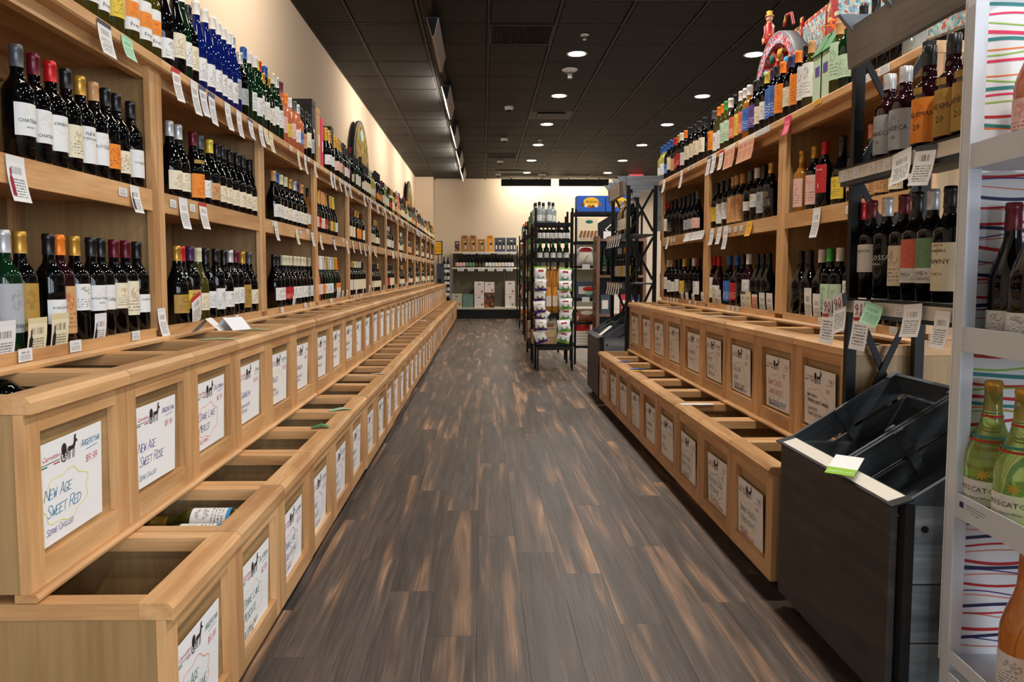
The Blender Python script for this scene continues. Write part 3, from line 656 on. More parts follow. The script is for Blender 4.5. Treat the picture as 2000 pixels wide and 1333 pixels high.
# ---------------------------------------------------------------- bottles
def arc(r0, z0, r1, z1, n=4):
    """smooth shoulder between two radii"""
    return [(r0 + (r1 - r0) * (1 - math.cos(PI * i / n)) / 2, z0 + (z1 - z0) * i / n) for i in range(1, n)]
TYPES = {  # body profile, capsule from z, neck radius, height, body radius
 'bordeaux': dict(p=[(0, .002), (.030, .0), (.0365, .004), (.0372, .185)] + arc(.0372, .185, .0150, .232) + [(.0150, .232), (.0140, .29), (.0140, .298), (0, .299)], cap=.245, h=.300, r=.0372),
 'burgundy': dict(p=[(0, .002), (.034, .0), (.0405, .004), (.0410, .135)] + arc(.0410, .135, .0155, .238, 6) + [(.0155, .238), (.0145, .29), (.0145, .296), (0, .297)], cap=.242, h=.298, r=.0410),
 'flute': dict(p=[(0, .002), (.030, .0), (.0368, .004), (.0372, .16)] + arc(.0372, .16, .0145, .285, 6) + [(.0145, .285), (.0140, .344), (0, .345)], cap=.290, h=.346, r=.0372),
 'sparkling': dict(p=[(0, .002), (.038, .0), (.0440, .005), (.0445, .14)] + arc(.0445, .14, .0165, .250, 6) + [(.0165, .250), (.0160, .305), (0, .306)], cap=.222, h=.318, r=.0445),
 'port': dict(p=[(0, .002), (.034, .0), (.0395, .004), (.0400, .165)] + arc(.0400, .165, .0160, .195) + [(.017, .205), (.0155, .25), (0, .251)], cap=.222, h=.268, r=.0400),
 'tall': dict(p=[(0, .002), (.034, .0), (.0385, .004), (.0400, .175)] + arc(.0400, .175, .0160, .205) + [(.019, .215), (.0155, .25), (0, .251)], cap=.238, h=.292, r=.0400),
 'moscato': dict(p=[(0, .002), (.036, .0), (.0430, .004), (.0440, .13)] + arc(.0440, .13, .0165, .252, 7) + [(.0165, .252), (.0150, .305), (0, .306)], cap=.246, h=.315, r=.0440)}
def body_mesh(ty, n=24): return MB().lathe(TYPES[ty]['p'], n).mesh('glass_body', [None]) if False else _slot(MB().lathe(TYPES[ty]['p'], n), 'glass_body')
def _slot(mb, name):
    me = mb.mesh(name); me.materials.append(None); return me
def cap_mesh(ty, n=20):
    T_ = TYPES[ty]; z0, h = T_['cap'], T_['h']
    if ty == 'sparkling': p = [(.0245, z0), (.0215, z0 + .03), (.0188, z0 + .055), (.0205, z0 + .066), (.0165, z0 + .072), (.0195, z0 + .08), (.0185, h - .004), (.012, h), (0, h + .001)]
    elif ty in ('port', 'tall'): p = [(.0178, z0), (.0172, z0 + .012), (.0178, z0 + .018), (.0178, h - .002), (.016, h), (0, h)]
    else: p = [(.0166, z0), (.0162, z0 + .001), (.0153, h - .016), (.0165, h - .014), (.0165, h - .006), (.0153, h - .004), (.0153, h), (.012, h + .001), (0, h + .001)]
    return _slot(MB().lathe(p, n), 'capsule')
def label_mesh(r, z0, z1, half, n=10, tag_='label'):
    def mk():
        m = MB(); vs = []
        for i in range(n + 1):
            a = -half + 2 * half * i / n
            for z in (z0, z1): vs.append((r * math.cos(a), r * math.sin(a), z))
        m.add(vs, [(2 * i, 2 * i + 2, 2 * i + 3, 2 * i + 1) for i in range(n)], 0, True)
        me = _slot(m, tag_); uvl = me.uv_layers.new(name='UVMap')
        for p in me.polygons:
            for li in p.loop_indices:
                vi = me.loops[li].vertex_index; uvl.data[li].uv = ((vi // 2) / n, vi % 2)
        return me
    return cm(('lab', round(r, 4), z0, z1, round(half, 3)), mk)
def bent_type(lines, r, mats):
    """printed words wrapped round the bottle: (text, size, z, ink index, offset angle)"""
    mb = MB()
    for text, size, z, mi, a0 in lines:
        vs, fs = type_mesh(text, size); mb.add([((r) * math.cos(a0 + a / r), (r) * math.sin(a0 + a / r), z + b) for a, b in vs], fs, mi)
    return mb.mesh('lettering', mats)
WINECOUNT = [0]
def bottle(name, lab, group, x, y, z, ty='bordeaux', glass='dark', cap='black', lb=('white', .06, .15, 1.1), yaw=0.0, text=None, extra=None, cat='bottle', hs=1.0, second=None):
    T_ = TYPES[ty]
    t = thing(name, lab, cat, (x, y, z), yaw, group)
    b = link('glass_body', cm(('body', ty), lambda: body_mesh(ty)), t, 'glass_' + glass)
    c = link('capsule', cm(('cap', ty), lambda: cap_mesh(ty)), t, 'cap_' + cap)
    if lb:
        l = link('label', label_mesh(T_['r'] + .0006, lb[1], lb[2], lb[3]), t, ('labelp_' if text else 'label_') + lb[0])
        if text: link('lettering', bent_type([(a, s, zz, 0, 0) for a, s, zz in text[0]], T_['r'] + .0011, [text[1]]), l)
    if second: link('upper_label', label_mesh(T_['r'] + .0011, second[1], second[2], second[3]), t, 'label_' + second[0])
    if hs != 1.0: t.scale = (1, 1, hs)
    return t
random.seed(21)
GLW = dict(dark='dark', green='green', blue='blue', amber='amber', rose='pink', pale='pale', olive='olive', clear='clear', port='ruby')
def capw(c): return {'grey': 'grey'}.get(c, c)
def row(side, bay, shelf, items, X, z, yaw, near_first=True):
    """one shelf of bottles; items: (Y, type, glass, capsule, label colour)"""
    items = sorted(items, key=lambda q: q[0])
    bayw = ('%s %s bay' % (ORD[bay], {'L': 'left', 'R': 'right'}[side]))
    for i, it in enumerate(items):
        Y, ty, gl, cp, lc = it[:5]; opt = it[5] if len(it) > 5 else {}
        kind = {'sparkling': 'sparkling_wine_bottle'}.get(ty, 'wine_bottle')
        word = 'sparkling' if ty == 'sparkling' else 'wine'
        l = '%s %s bottle, %s capsule, %s label, %s from front, %s shelf, %s' % (GLW[gl], word, cp, lc or 'no', ORD[i], shelf, bayw)
        if ty == 'burgundy': dz0, dz1 = .045, .115
        elif ty == 'sparkling': dz0, dz1 = .05, .12
        else: dz0, dz1 = random.choice([(.06, .15), (.05, .14), (.07, .165), (.055, .13)])
        if 'z' in opt: dz0, dz1 = opt['z']
        lb = (lc, dz0, dz1, random.choice([.95, 1.1, 1.2])) if lc else None
        bottle(kind, l, 'bottles on the %s shelf, %s' % (shelf, bayw), X + random.uniform(-.004, .004), Y, z, ty, gl, cp, lb,
               yaw + random.uniform(-.18, .18) + (-.32 if side == 'L' else .32), text=opt.get('text'), second=opt.get('second'))
def fill(y0, y1, styles, pitch=.088, run=(1, 4), gap=.08):
    """a run of bottles between two Y positions, in groups of the same wine"""
    out = []; y = y0
    while y < y1:
        s = random.choice(styles)
        for _ in range(random.randint(*run)):
            if y >= y1: break
            out.append((y,) + s); y += pitch + random.uniform(0, .01)
        if random.random() < gap: y += .05
    return out
def Ls(pxs, X): return [along(p, X, q) for p, q in pxs]
XLb, XRb = -1.165, 1.478
ZT, ZM, ZB = 1.8125, 1.3625 - .001, .8935
ZM = 1.346; ZB = .8855
B = 'bordeaux'; G = 'burgundy'; F = 'flute'; S_ = 'sparkling'
TX = lambda *l: (list(l), 'ink_black')
Yf = lambda px, py=200, X=XLb: along(px, X, py)
# first left bay, middle shelf
row('L', 0, 'middle', [
 (1.69, B, 'dark', 'black', 'gold'),
 (Yf(32, 200), B, 'dark', 'grey', 'white', dict(text=TX(('CHATEAU', .0125, .108), ('GRAVES', .006, .094)), z=(.075, .155))),
 (Yf(68, 210), B, 'dark', 'maroon', 'white', dict(text=TX(('CHATEAU', .012, .085)), z=(.07, .155))), (Yf(98, 215), B, 'dark', 'red', 'white', dict(text=TX(("d'ANJOU", .012, .128)), z=(.06, .155))),
 (Yf(128, 220), B, 'dark', 'black', 'cream', dict(z=(.055, .145))), (Yf(156, 225), B, 'dark', 'gold', 'white', dict(text=TX(('FLEUR', .012, .13), ('DE PEDESCLAUX', .0075, .118)), z=(.05, .155))),
 (Yf(181, 230), B, 'dark', 'tan', 'white', dict(text=TX(('ROULLET', .014, .105)), z=(.055, .15))), (Yf(205, 240), B, 'dark', 'black', 'orange', dict(z=(.055, .13))),
 (Yf(226, 240), B, 'dark', 'black', 'cream', dict(z=(.05, .12))), (Yf(257, 250), B, 'dark', 'black', 'white', dict(text=TX(('POUJEAUX', .010, .095)), z=(.05, .14)))], XLb, ZM, 0)
row('L', 0, 'bottom', [
 (Yf(12, 550), B, 'green', 'silver', 'grey', dict(text=TX(('BORDEAUX', .0125, .062)), z=(.05, .17))), (Yf(44, 550), B, 'dark', 'gold', 'gold', dict(text=TX(('BORDEAUX', .0125, .062)), z=(.05, .17))),
 (Yf(97, 550), B, 'dark', 'black', 'white', dict(text=TX(('BORDEAUX', .009, .10)), z=(.06, .125))), (Yf(118, 550), B, 'port', 'orange', 'tan', dict(z=(.03, .16))),
 (Yf(148, 550), B, 'dark', 'gold', 'white', dict(z=(.09, .165))), (Yf(177, 550), B, 'dark', 'black', 'white', dict(text=TX(('CHATEAU THIEULEY', .009, .118), ('GRAVES', .006, .106)), z=(.085, .16))),
 (Yf(200, 550), B, 'dark', 'black', 'white', dict(text=TX(('Callage', .014, .112)), z=(.085, .16))), (Yf(224, 550), B, 'dark', 'maroon', 'cream', dict(z=(.085, .165))),
 (Yf(246, 550), B, 'dark', 'maroon', 'cream', dict(z=(.06, .17))), (Yf(268, 560), B, 'dark', 'black', 'white', dict(text=TX(('BORDEAUX', .008, .105)), z=(.065, .125)))], XLb, ZB, 0)
fr = dict(text=(([('Frey', .018, .052)]), 'ink_ink'), z=(.04, .165), second=('orange', .08, .13, .75))
row('L', 0, 'top', [(Yf(150, 20), B, 'olive', 'white', 'white', fr), (Yf(176, 20), B, 'olive', 'white', 'white', fr), (Yf(205, 20), B, 'olive', 'white', 'yellow'), (Yf(233, 30), B, 'olive', 'white', 'white', fr),
 (Yf(261, 40), B, 'olive', 'white', 'white', fr), (Yf(282, 50), B, 'olive', 'white', 'white', fr), (Yf(306, 60), F, 'dark', 'black', 'white', dict(z=(.03, .10)))], XLb + .02, ZT, 0)
bl = dict(z=(.03, .13), text=(([('RELAX', .010, .05)]), 'ink_ink'))
row('L', 1, 'top', [(Yf(331, 90), F, 'dark', 'white', 'cream'), (Yf(345, 95), F, 'green', 'white', 'white'), (Yf(357, 100), B, 'dark', 'black', 'cream')] +
 [(Yf(p, q), F, 'blue', 'white', 'white', dict(z=(.03, .12))) for p, q in ((373, 110), (390, 115), (405, 130), (417, 135), (428, 145), (438, 150))] +
 [(Yf(446, 160), F, 'blue', 'silver', 'grey'), (Yf(460, 170), B, 'dark', 'silver', 'grey'), (Yf(470, 175), F, 'green', 'blue', None), (Yf(480, 180), F, 'green', 'white', 'white'), (Yf(489, 185), F, 'green', 'white', 'white'),
  (Yf(498, 190), F, 'green', 'red', 'white'), (Yf(510, 195), F, 'green', 'blue', 'cream')], XLb + .02, ZT, 0)
row('L', 1, 'middle', [(Yf(334, 330), G, 'dark', 'silver', 'cream'), (Yf(349, 330), G, 'dark', 'silver', 'cream'), (Yf(377, 340), G, 'dark', 'maroon', 'orange', dict(z=(.035, .13), second=('gold', .17, .185, .9))), (Yf(392, 340), G, 'dark', 'grey', 'white'),
 (Yf(409, 340), G, 'dark', 'yellow', 'tan'), (Yf(425, 350), G, 'dark', 'black', 'cream'), (Yf(436, 350), G, 'dark', 'black', 'cream'), (Yf(450, 350), G, 'dark', 'black', 'cream'), (Yf(462, 350), G, 'dark', 'black', 'cream'),
 (Yf(473, 350), G, 'dark', 'black', 'cream'), (Yf(489, 360), G, 'dark', 'black', 'cream')], XLb, ZM, 0)
row('L', 1, 'bottom', [(Yf(344, 550), G, 'dark', 'gold', 'gold'), (Yf(354, 550), G, 'dark', 'red', 'yellow', dict(z=(.06, .13))), (Yf(372, 550), B, 'dark', 'purple', 'tan', dict(z=(.03, .13), text=TX(('LES DARONS', .009, .11), ('LANGUEDOC', .009, .075)))),
 (Yf(388, 550), G, 'olive', 'cream', 'cream'), (Yf(404, 550), G, 'dark', 'black', 'white', dict(z=(.05, .12))), (Yf(421, 550), B, 'dark', 'black', 'white', dict(z=(.04, .13))), (Yf(438, 550), G, 'dark', 'black', 'white'),
 (Yf(450, 550), B, 'dark', 'silver', 'white'), (Yf(462, 550), B, 'dark', 'maroon', 'white'), (Yf(475, 550), G, 'dark', 'gold', 'gold', dict(z=(.03, .14))), (Yf(486, 550), G, 'dark', 'grey', 'cream'), (Yf(498, 550), G, 'dark', 'cream', 'blue')], XLb, ZB, 0)
# third bay
row('L', 2, 'top', [(3.86 + .03, F, 'green', 'yellow', 'white'), (3.98, B, 'dark', 'gold', 'white'), (4.07, B, 'dark', 'gold', 'white'), (4.16, F, 'green', 'cream', 'white'), (4.25, F, 'green', 'silver', 'white'), (4.34, F, 'rose', 'maroon', 'pink'),
 (4.44, B, 'rose', 'orange', 'yellow'), (4.53, B, 'rose', 'white', 'pink'), (4.62, B, 'rose', 'grey', 'white'), (4.71, B, 'rose', 'silver', 'blue'), (4.81, B, 'dark', 'black', 'tan'), (4.91, B, 'dark', 'black', 'cream'), (5.0, B, 'dark', 'black', 'grey')], XLb + .02, ZT, 0)
row('L', 2, 'middle', [(Yf(p, 390), ty, 'dark', c, 'cream' if i % 2 else 'white') for i, (p, ty, c) in enumerate(((533, G, 'tan'), (540, G, 'blue'), (549, G, 'cream'), (558, G, 'cream'), (567, G, 'gold'), (575, G, 'silver'), (581, G, 'purple'), (588, G, 'tan')))] +
 [(Yf(602, 390), G, 'amber', 'black', 'white', dict(z=(.06, .12)))], XLb, ZM, 0)
row('L', 2, 'bottom', [(Yf(p, 550), G, 'dark', c, l) for p, c, l in ((536, 'black', 'white'), (544, 'black', 'white'), (553, 'cream', 'red'), (560, 'cream', 'red'), (567, 'cream', 'white'), (574, 'cream', 'white'),
     (581, 'cream', 'white'), (588, 'cream', 'white'), (595, 'cream', 'grey'), (604, 'cream', 'white'))], XLb, ZB, 0)
# fourth bay: sparkling wines
y4 = Y0L + 3 * LU
row('L', 3, 'middle', [(y4 + .10 + .095 * i, S_, 'dark', c, l) for i, (c, l) in enumerate((('pink', 'pink'), ('gold', 'red'), ('gold', 'cream'), ('pink', 'red'), ('gold', 'black'), ('black', 'yellow'), ('gold', 'gold'), ('yellow', 'white')))], XLb, ZM, 0)
row('L', 3, 'bottom', [(y4 + .10 + .096 * i, S_, g, c, l) for i, (g, c, l) in enumerate((('rose', 'pink', 'pink'), ('dark', 'pink', 'white'), ('dark', 'white', 'orange'), ('dark', 'silver', 'white'), ('green', 'gold', 'white'), ('green', 'silver', 'white'), ('dark', 'silver', 'black'), ('dark', 'gold', 'orange'), ('dark', 'orange', 'orange')))], XLb, ZB, 0)
row('L', 3, 'top', [(5.52, S_, 'dark', 'gold', 'white'), (5.62, S_, 'dark', 'gold', 'white'), (5.83, S_, 'dark', 'gold', 'pink'), (5.93, S_, 'dark', 'gold', 'pink'), (6.03, S_, 'dark', 'gold', 'gold'), (6.16, S_, 'dark', 'black', 'white'), (6.25, S_, 'dark', 'black', 'white')], XLb + .02, ZT, 0)
# gift boxes on the top shelf
for y, w_, h_, m_, l in ((5.12, .10, .42, 'black', 'tall matte black gift box beside rose wines on the left top shelf'), (5.27, .09, .40, 'tan', 'narrow tan wooden wine box on the left top shelf'),
                         (5.38, .075, .35, 'pink', 'narrow pink and blue patterned gift box on the left top shelf'), (5.73, .09, .36, 'black', 'narrow black gift box between sparkling bottles on the left top shelf')):
    t = thing('gift_box', l, 'box', (XLb - .02, y, ZT)); part('carton', MB().box(-.09, .05, -w_ / 2, w_ / 2, 0, h_ - .012), m_, t)
    part('lid', MB().box(-.092, .052, -w_ / 2 - .002, w_ / 2 + .002, h_ - .04, h_), m_, t); part('paper_seal', MB().box(.0505, .0525, -.012, .012, h_ * .35, h_ * .55), 'paper', t)
# right-hand bays (positions surveyed against the photo)
R = lambda px, py=430, X=XRb: along(px, X, py)
row('R', 0, 'middle', [(R(1567, 350), B, 'amber', 'gold', 'pink', dict(z=(.04, .17))), (R(1590, 350), B, 'dark', 'gold', 'pink', dict(z=(.04, .17))), (R(1612, 350), B, 'dark', 'red', 'red', dict(z=(.08, .2), text=([('Torera', .013, .175), ('1', .03, .10)], 'ink_white'))),
 (R(1643, 350), G, 'dark', 'black', 'yellow', dict(z=(.04, .13))), (R(1672, 350), B, 'dark', 'black', 'tan'), (R(1700, 340), B, 'dark', 'pink', 'tan', dict(z=(.03, .14))), (R(1728, 340), B, 'dark', 'black', 'tan', dict(z=(.03, .14))), (R(1760, 340), B, 'dark', 'black', 'cream', dict(z=(.03, .14))), (R(1798, 340), B, 'dark', 'black', 'white')], XRb, ZM, PI)
row('R', 0, 'bottom', [(R(1563, 560), G, 'dark', 'black', None), (R(1581, 560), G, 'dark', 'black', None), (R(1603, 560), G, 'dark', 'white', None), (R(1622, 560), B, 'dark', 'green', 'mint', dict(z=(.03, .15))), (R(1638, 560), B, 'dark', 'white', 'mint', dict(z=(.03, .15))),
 (R(1664, 560), B, 'dark', 'black', 'white'), (R(1690, 600), B, 'dark', 'maroon', 'white'), (R(1722, 600), B, 'dark', 'black', 'white'), (R(1748, 600), B, 'dark', 'black', 'white'), (R(1776, 600), B, 'dark', 'black', 'grey')], XRb, ZB, PI)
row('R', 0, 'top', [(R(1532, 180), B, 'dark', 'orange', 'orange', dict(z=(.05, .19))), (R(1549, 180), B, 'dark', 'navy', 'cream'), (R(1562, 180), B, 'dark', 'orange', 'orange', dict(z=(.05, .19))), (R(1579, 170), B, 'dark', 'black', 'white', dict(z=(.05, .2))),
 (R(1590, 160), B, 'olive', 'tan', 'white', dict(z=(.05, .2))), (R(1644, 140), B, 'olive', 'tan', 'mint', dict(z=(.06, .21))), (R(1662, 130), B, 'green', 'orange', 'mint'), (R(1690, 110), B, 'dark', 'black', 'green', dict(z=(.07, .12))), (R(1712, 100), B, 'dark', 'black', 'green', dict(z=(.07, .12))),
 (R(1738, 90), B, 'dark', 'black', None), (R(1765, 80), B, 'dark', 'yellow', None), (R(1790, 70), B, 'clear', 'silver', None)], XRb - .01, ZT, PI)
row('R', 1, 'middle', [(R(p, 400), B, 'dark', c, l, o) for p, c, l, o in ((1401, 'black', 'yellow', {}), (1412, 'black', 'white', dict(z=(.04, .16))), (1423, 'black', 'white', dict(z=(.06, .16))), (1432, 'tan', 'tan', dict(z=(.03, .18))), (1440, 'tan', 'tan', dict(z=(.03, .18))),
  (1449, 'tan', 'tan', dict(z=(.03, .18))), (1464, 'grey', 'white', dict(z=(.08, .13))), (1478, 'white', 'white', dict(z=(.09, .16))), (1492, 'black', 'grey', dict(z=(.05, .16))), (1505, 'gold', 'black', {}))], XRb, ZM, PI)
row('R', 1, 'bottom', [(R(1394, 560), B, 'dark', 'red', 'white', dict(z=(.04, .17))), (R(1404, 560), G, 'port', 'red', 'white', dict(z=(.04, .12))), (R(1425, 560), B, 'dark', 'blue', 'blue', dict(z=(.03, .15))), (R(1440, 560), G, 'dark', 'blue', 'red', dict(z=(.04, .14))),
 (R(1451, 560), B, 'dark', 'black', None), (R(1463, 560), B, 'port', 'white', 'white', dict(z=(.07, .16))), (R(1480, 560), G, 'dark', 'black', None), (R(1490, 560), G, 'dark', 'black', None), (R(1502, 560), G, 'dark', 'black', None)], XRb, ZB, PI)
row('R', 1, 'top', [(R(1397, 240), B, 'dark', 'grey', 'orange', dict(z=(.05, .17))), (R(1407, 240), B, 'olive', 'orange', 'white', dict(z=(.03, .14))), (R(1415, 235), B, 'olive', 'orange', 'white', dict(z=(.03, .14))), (R(1423, 230), B, 'olive', 'green', 'mint', dict(z=(.05, .17))), (R(1431, 225), B, 'olive', 'white', 'mint', dict(z=(.05, .17))),
 (R(1441, 220), B, 'dark', 'black', 'salmon', dict(z=(.05, .17))), (R(1451, 210), B, 'olive', 'white', 'yellow', dict(z=(.05, .17))), (R(1459, 205), B, 'olive', 'white', 'salmon', dict(z=(.05, .17))), (R(1468, 200), B, 'amber', 'white', 'blue', dict(z=(.05, .17))), (R(1480, 195), B, 'dark', 'black', 'purple', dict(z=(.05, .17))),
 (R(1493, 190), B, 'dark', 'black', 'cream'), (R(1502, 190), B, 'dark', 'yellow', 'white'), (R(1512, 185), B, 'dark', 'purple', 'blue', dict(z=(.05, .2))), (R(1521, 180), B, 'dark', 'black', 'navy' if False else 'blue', dict(z=(.05, .2)))], XRb - .01, ZT, PI)
row('R', 2, 'middle', [(R(p, 400), ty, 'dark', c, l) for p, ty, c, l in ((1299, B, 'black', None), (1306, B, 'red', 'white'), (1313, B, 'black', 'black'), (1321, B, 'black', None), (1329, B, 'black', None), (1338, G, 'black', None), (1346, G, 'black', 'grey'), (1355, G, 'black', 'grey'), (1363, G, 'grey', 'pink'))], XRb, ZM, PI)
row('R', 2, 'bottom', [(R(p, 560), B, 'dark', c, l) for p, c, l in ((1298, 'tan', 'white'), (1305, 'white', 'white'), (1312, 'tan', 'white'), (1320, 'black', 'white'), (1328, 'black', 'white'), (1337, 'yellow', 'yellow'), (1346, 'black', 'black'), (1354, 'white', None), (1363, 'maroon', 'white'))], XRb, ZB, PI)
row('R', 2, 'top', [(R(p, 330), B, g, c, l) for p, g, c, l in ((1295, 'pale', 'blue', 'white'), (1301, 'pale', 'blue', 'white'), (1308, 'dark', 'blue', 'blue'), (1315, 'dark', 'blue', 'cream'), (1321, 'dark', 'red', 'tan'), (1328, 'dark', 'gold', 'red'), (1334, 'dark', 'white', 'red'),
  (1341, 'dark', 'orange', 'white'), (1350, 'dark', 'black', 'cream'), (1358, 'dark', 'black', 'cream'), (1367, 'dark', 'black', 'cream'), (1377, 'dark', 'black', 'cream'))], XRb - .01, ZT, PI)
# left bays five to thirteen: past the three hundred, joined as one stock of small distant bottles
random.seed(5)
far_m = ['glass_dark', 'glass_green', 'glass_rose', 'glass_pale'] + ['cap_' + c for c in ('black', 'maroon', 'gold', 'cream', 'red', 'silver')] + ['offwhite', 'cream', 'case_beige', 'label_yellow', 'label_red', 'label_orange']
def far_bottle(mb, ty, x, y, z, yaw, gi, ci, li):
    T_ = TYPES[ty]; n = 10
    p = [q for i, q in enumerate(T_['p'])][1:-1]
    mb.lathe(p, n, (x, y, z), gi)
    h, z0 = T_['h'], T_['cap']; mb.lathe([(.0168, z0), (.0160, h - .01), (.0165, h), (0, h)], 8, (x, y, z), ci)
    r = T_['r'] + .0007; vs = []
    for i in range(6):
        a = yaw - 1.0 + .4 * i
        for zz in (.05, .14 if ty == B else .115): vs.append((x + r * math.cos(a), y + r * math.sin(a), z + zz))
    mb.add(vs, [(2 * i, 2 * i + 2, 2 * i + 3, 2 * i + 1) for i in range(5)], li, True)
fm = MB()
for b in range(4, 13):
    y0 = Y0L + b * LU
    for sh, (z, X, p0, p1) in enumerate(((ZT, XLb + .02, .04, 1.2), (ZM, XLb, .1, random.uniform(.7, 1.12)), (ZB, XLb, .1, random.uniform(.85, 1.12)))):
        y = y0 + p0
        while y < y0 + p1:
            ty = random.choice([B, B, G, F] if sh == 0 else [B, B, G]); gi = random.choice([0, 0, 0, 1] + ([2, 3] if sh == 0 else [])); ci = random.choice([4, 4, 4, 4, 4, 5, 5, 6, 7, 8, 9]); li = random.choice([10, 10, 10, 10, 11, 11, 11, 12, 12, 13, 14, 15])
            for _ in range(random.randint(1, 3)):
                if y >= y0 + p1: break
                far_bottle(fm, ty, X, y, z, 0, gi, ci, li); y += random.uniform(.125, .155)
            if random.random() < .2: y += .06
o = part('distant_wine_bottles', fm, far_m, None)
tag(o, 'many small distant wine bottles on the left hutches from the fifth bay back', 'bottles', kind='stuff')
# bottles lying in bins
def lying(x, y, z, ty, gl, cp, lb, lab, grp, rz=0.0):
    t = bottle('lying_wine_bottle', lab, grp, x, y, z, ty, gl, cp, lb); t.rotation_euler = (0, PI / 2, rz); return t
yb = Y0L + BP
for i, (dy, dz) in enumerate(((.13, .145), (.225, .15))):
    t = lying(-.636, yb + (.17, .262)[i], (.372, .386)[i], B, 'olive', 'gold', ('white', .075, .175, 1.3), 'lying olive bottle with white blue-edged label, %s of two in a lower bin' % ('front', 'rear')[i], 'bottles lying in the lower bin')
    t.rotation_euler = (0, PI / 2, .02); 
    # label faces up: turn the bottle about its own axis
    t.rotation_euler = (Matrix.Rotation(.02, 3, 'Z') @ Matrix.Rotation(-PI / 2, 3, 'Y') @ Matrix.Rotation(-.6, 3, 'Z')).to_euler()
    r_ = TYPES[B]['r']; link('label_edge', label_mesh(r_ + .0012, .068, .078, 1.3), t, 'sky')
for i, (dy, z) in enumerate(((.10, .12), (.19, .12), (.28, .12), (.17, .298), (.262, .31), (.14, .222), (.25, .222))):
    t = lying(-1.02, yb + dy, z, B, 'olive', 'gold', None, 'lying olive bottle, %s, in the nearest lower middle bin' % ('bottom layer front', 'bottom layer middle', 'bottom layer rear', 'third layer front', 'third layer rear', 'second layer front', 'second layer rear')[i], 'bottles stacked deep in the lower bin')
for k in range(4): lying(-1.285, Y0L + .31, .52 + .075 * k, B, 'dark', 'black', None, 'dark lying bottle under the blue-capped one, %s layer' % ORD[k], 'bottles stacked in the nearest upper bin')
t = lying(-1.285, Y0L + .32, .80, B, 'dark', 'blue', None, 'dark lying bottle with bright blue capsule in nearest upper bin', None)
link('capsule_band', MB().lathe([(.0172, .245), (.0172, .298)], 16).mesh('capsule_band', ['sky']), t)
t = lying(-.98, Y0L + LU * 7 + .3, .40, B, 'dark', 'green', ('white', .06, .2, 1.4), 'dark lying bottle with white label atop a distant lower bin', None)
t.rotation_euler = (Matrix.Rotation(PI / 2, 3, 'Y') @ Matrix.Rotation(PI, 3, 'Z')).to_euler()
# ---------------------------------------------------------------- price tags on the hutches
def tag_mesh(w_, h_, curl=0.012, n=5):
    def mk():
        vs = []
        for i in range(n + 1):
            v = i / n; x = curl * ((1 - v) ** 2)
            vs += [(x, 0, -h_ * (1 - v)), (x, w_, -h_ * (1 - v))]
        me = _slot(MB().add(vs, [(2 * i, 2 * i + 1, 2 * i + 3, 2 * i + 2) for i in range(n)], 0, True), 'price_tag')
        uvl = me.uv_layers.new(name='UVMap')
        for p in me.polygons:
            for li in p.loop_indices: vi = me.loops[li].vertex_index; uvl.data[li].uv = (vi % 2, (vi // 2) / n)
        return me
    return cm(('tag', w_, h_, curl), mk)
def ptag(h, y, where, w_, h_, mat, name='price_tag', tilt=0.0, picture=None):
    """y: distance along the hutch; where: top, mid (rail), sill"""
    x, z = {'top': (.026, 1.804), 'mid': (.0012, 1.360), 'low': (.0012, 1.345), 'sill': (.004, .8665 + h_), 'topl': (.026, 1.808), 'stile': (.003, 1.37), 'lowstile': (.003, .96)}[where]
    small = h_ < .04; w_ = round(w_ * 1.6, 4); h_ = round(h_ * (1 if small else 1.15), 4)
    if where == 'sill': z = .8665 + h_
    curl = 0.0 if small else (-.012 if where == 'sill' else .016)
    o = link(name, tag_mesh(w_, h_, curl), h, mat); o.location = (x + random.uniform(0, .001), y, z)
    o.rotation_euler = (tilt, 0, 0)
    if picture and not small:
        q = MB(); b0, zz = .17 * w_, -h_ * .88; hb = h_ * .6; rb = w_ * .09
        sg = 1 if where != 'sill' else 1; xo = .0012 + (0 if where != 'sill' else 0)
        cx = lambda z_: curl * ((-z_ / h_)) ** 2 + .0008 if curl else .001
        pts = [(-rb, 0), (rb, 0), (rb, .6 * hb), (rb * .35, .75 * hb), (rb * .35, hb), (-rb * .35, hb), (-rb * .35, .75 * hb), (-rb, .6 * hb)]
        q.add([(cx(zz + b), b0 + a, zz + b) for a, b in pts], [(0, 1, 2, 7), (7, 2, 3, 6), (6, 3, 4, 5)]); part('bottle_picture', q, picture, o)
    return o
random.seed(77)
h0 = HL[0]; YY = lambda px, py, X=-1.10: along(px, X, py) - Y0L
ptag(h0, YY(26, 340), 'mid', .045, .095, 'tag_white', picture='ink_wine'); ptag(h0, YY(265, 390), 'mid', .040, .075, 'tag_white', picture='ink_black'); ptag(h0, YY(243, 370), 'low', .034, .026, 'tag_white')
ptag(h0, YY(184, 50), 'top', .05, .085, 'tag_dark'); ptag(h0, YY(232, 80), 'top', .045, .06, 'tag_mint')
for px, w_, hh, m_ in ((6, .05, .09, 'tag_white'), (50, .035, .032, 'tag_white'), (72, .05, .09, 'tag_cream'), (118, .05, .095, 'tag_cream'), (150, .036, .032, 'tag_white'), (200, .042, .085, 'tag_white'), (270, .034, .03, 'tag_white')):
    ptag(h0, YY(px, 660, -1.095), 'sill', w_, hh, m_, picture='ink_black')
ptag(h0, 1.175, 'lowstile', .04, .085, 'tag_white')
h1 = HL[1]
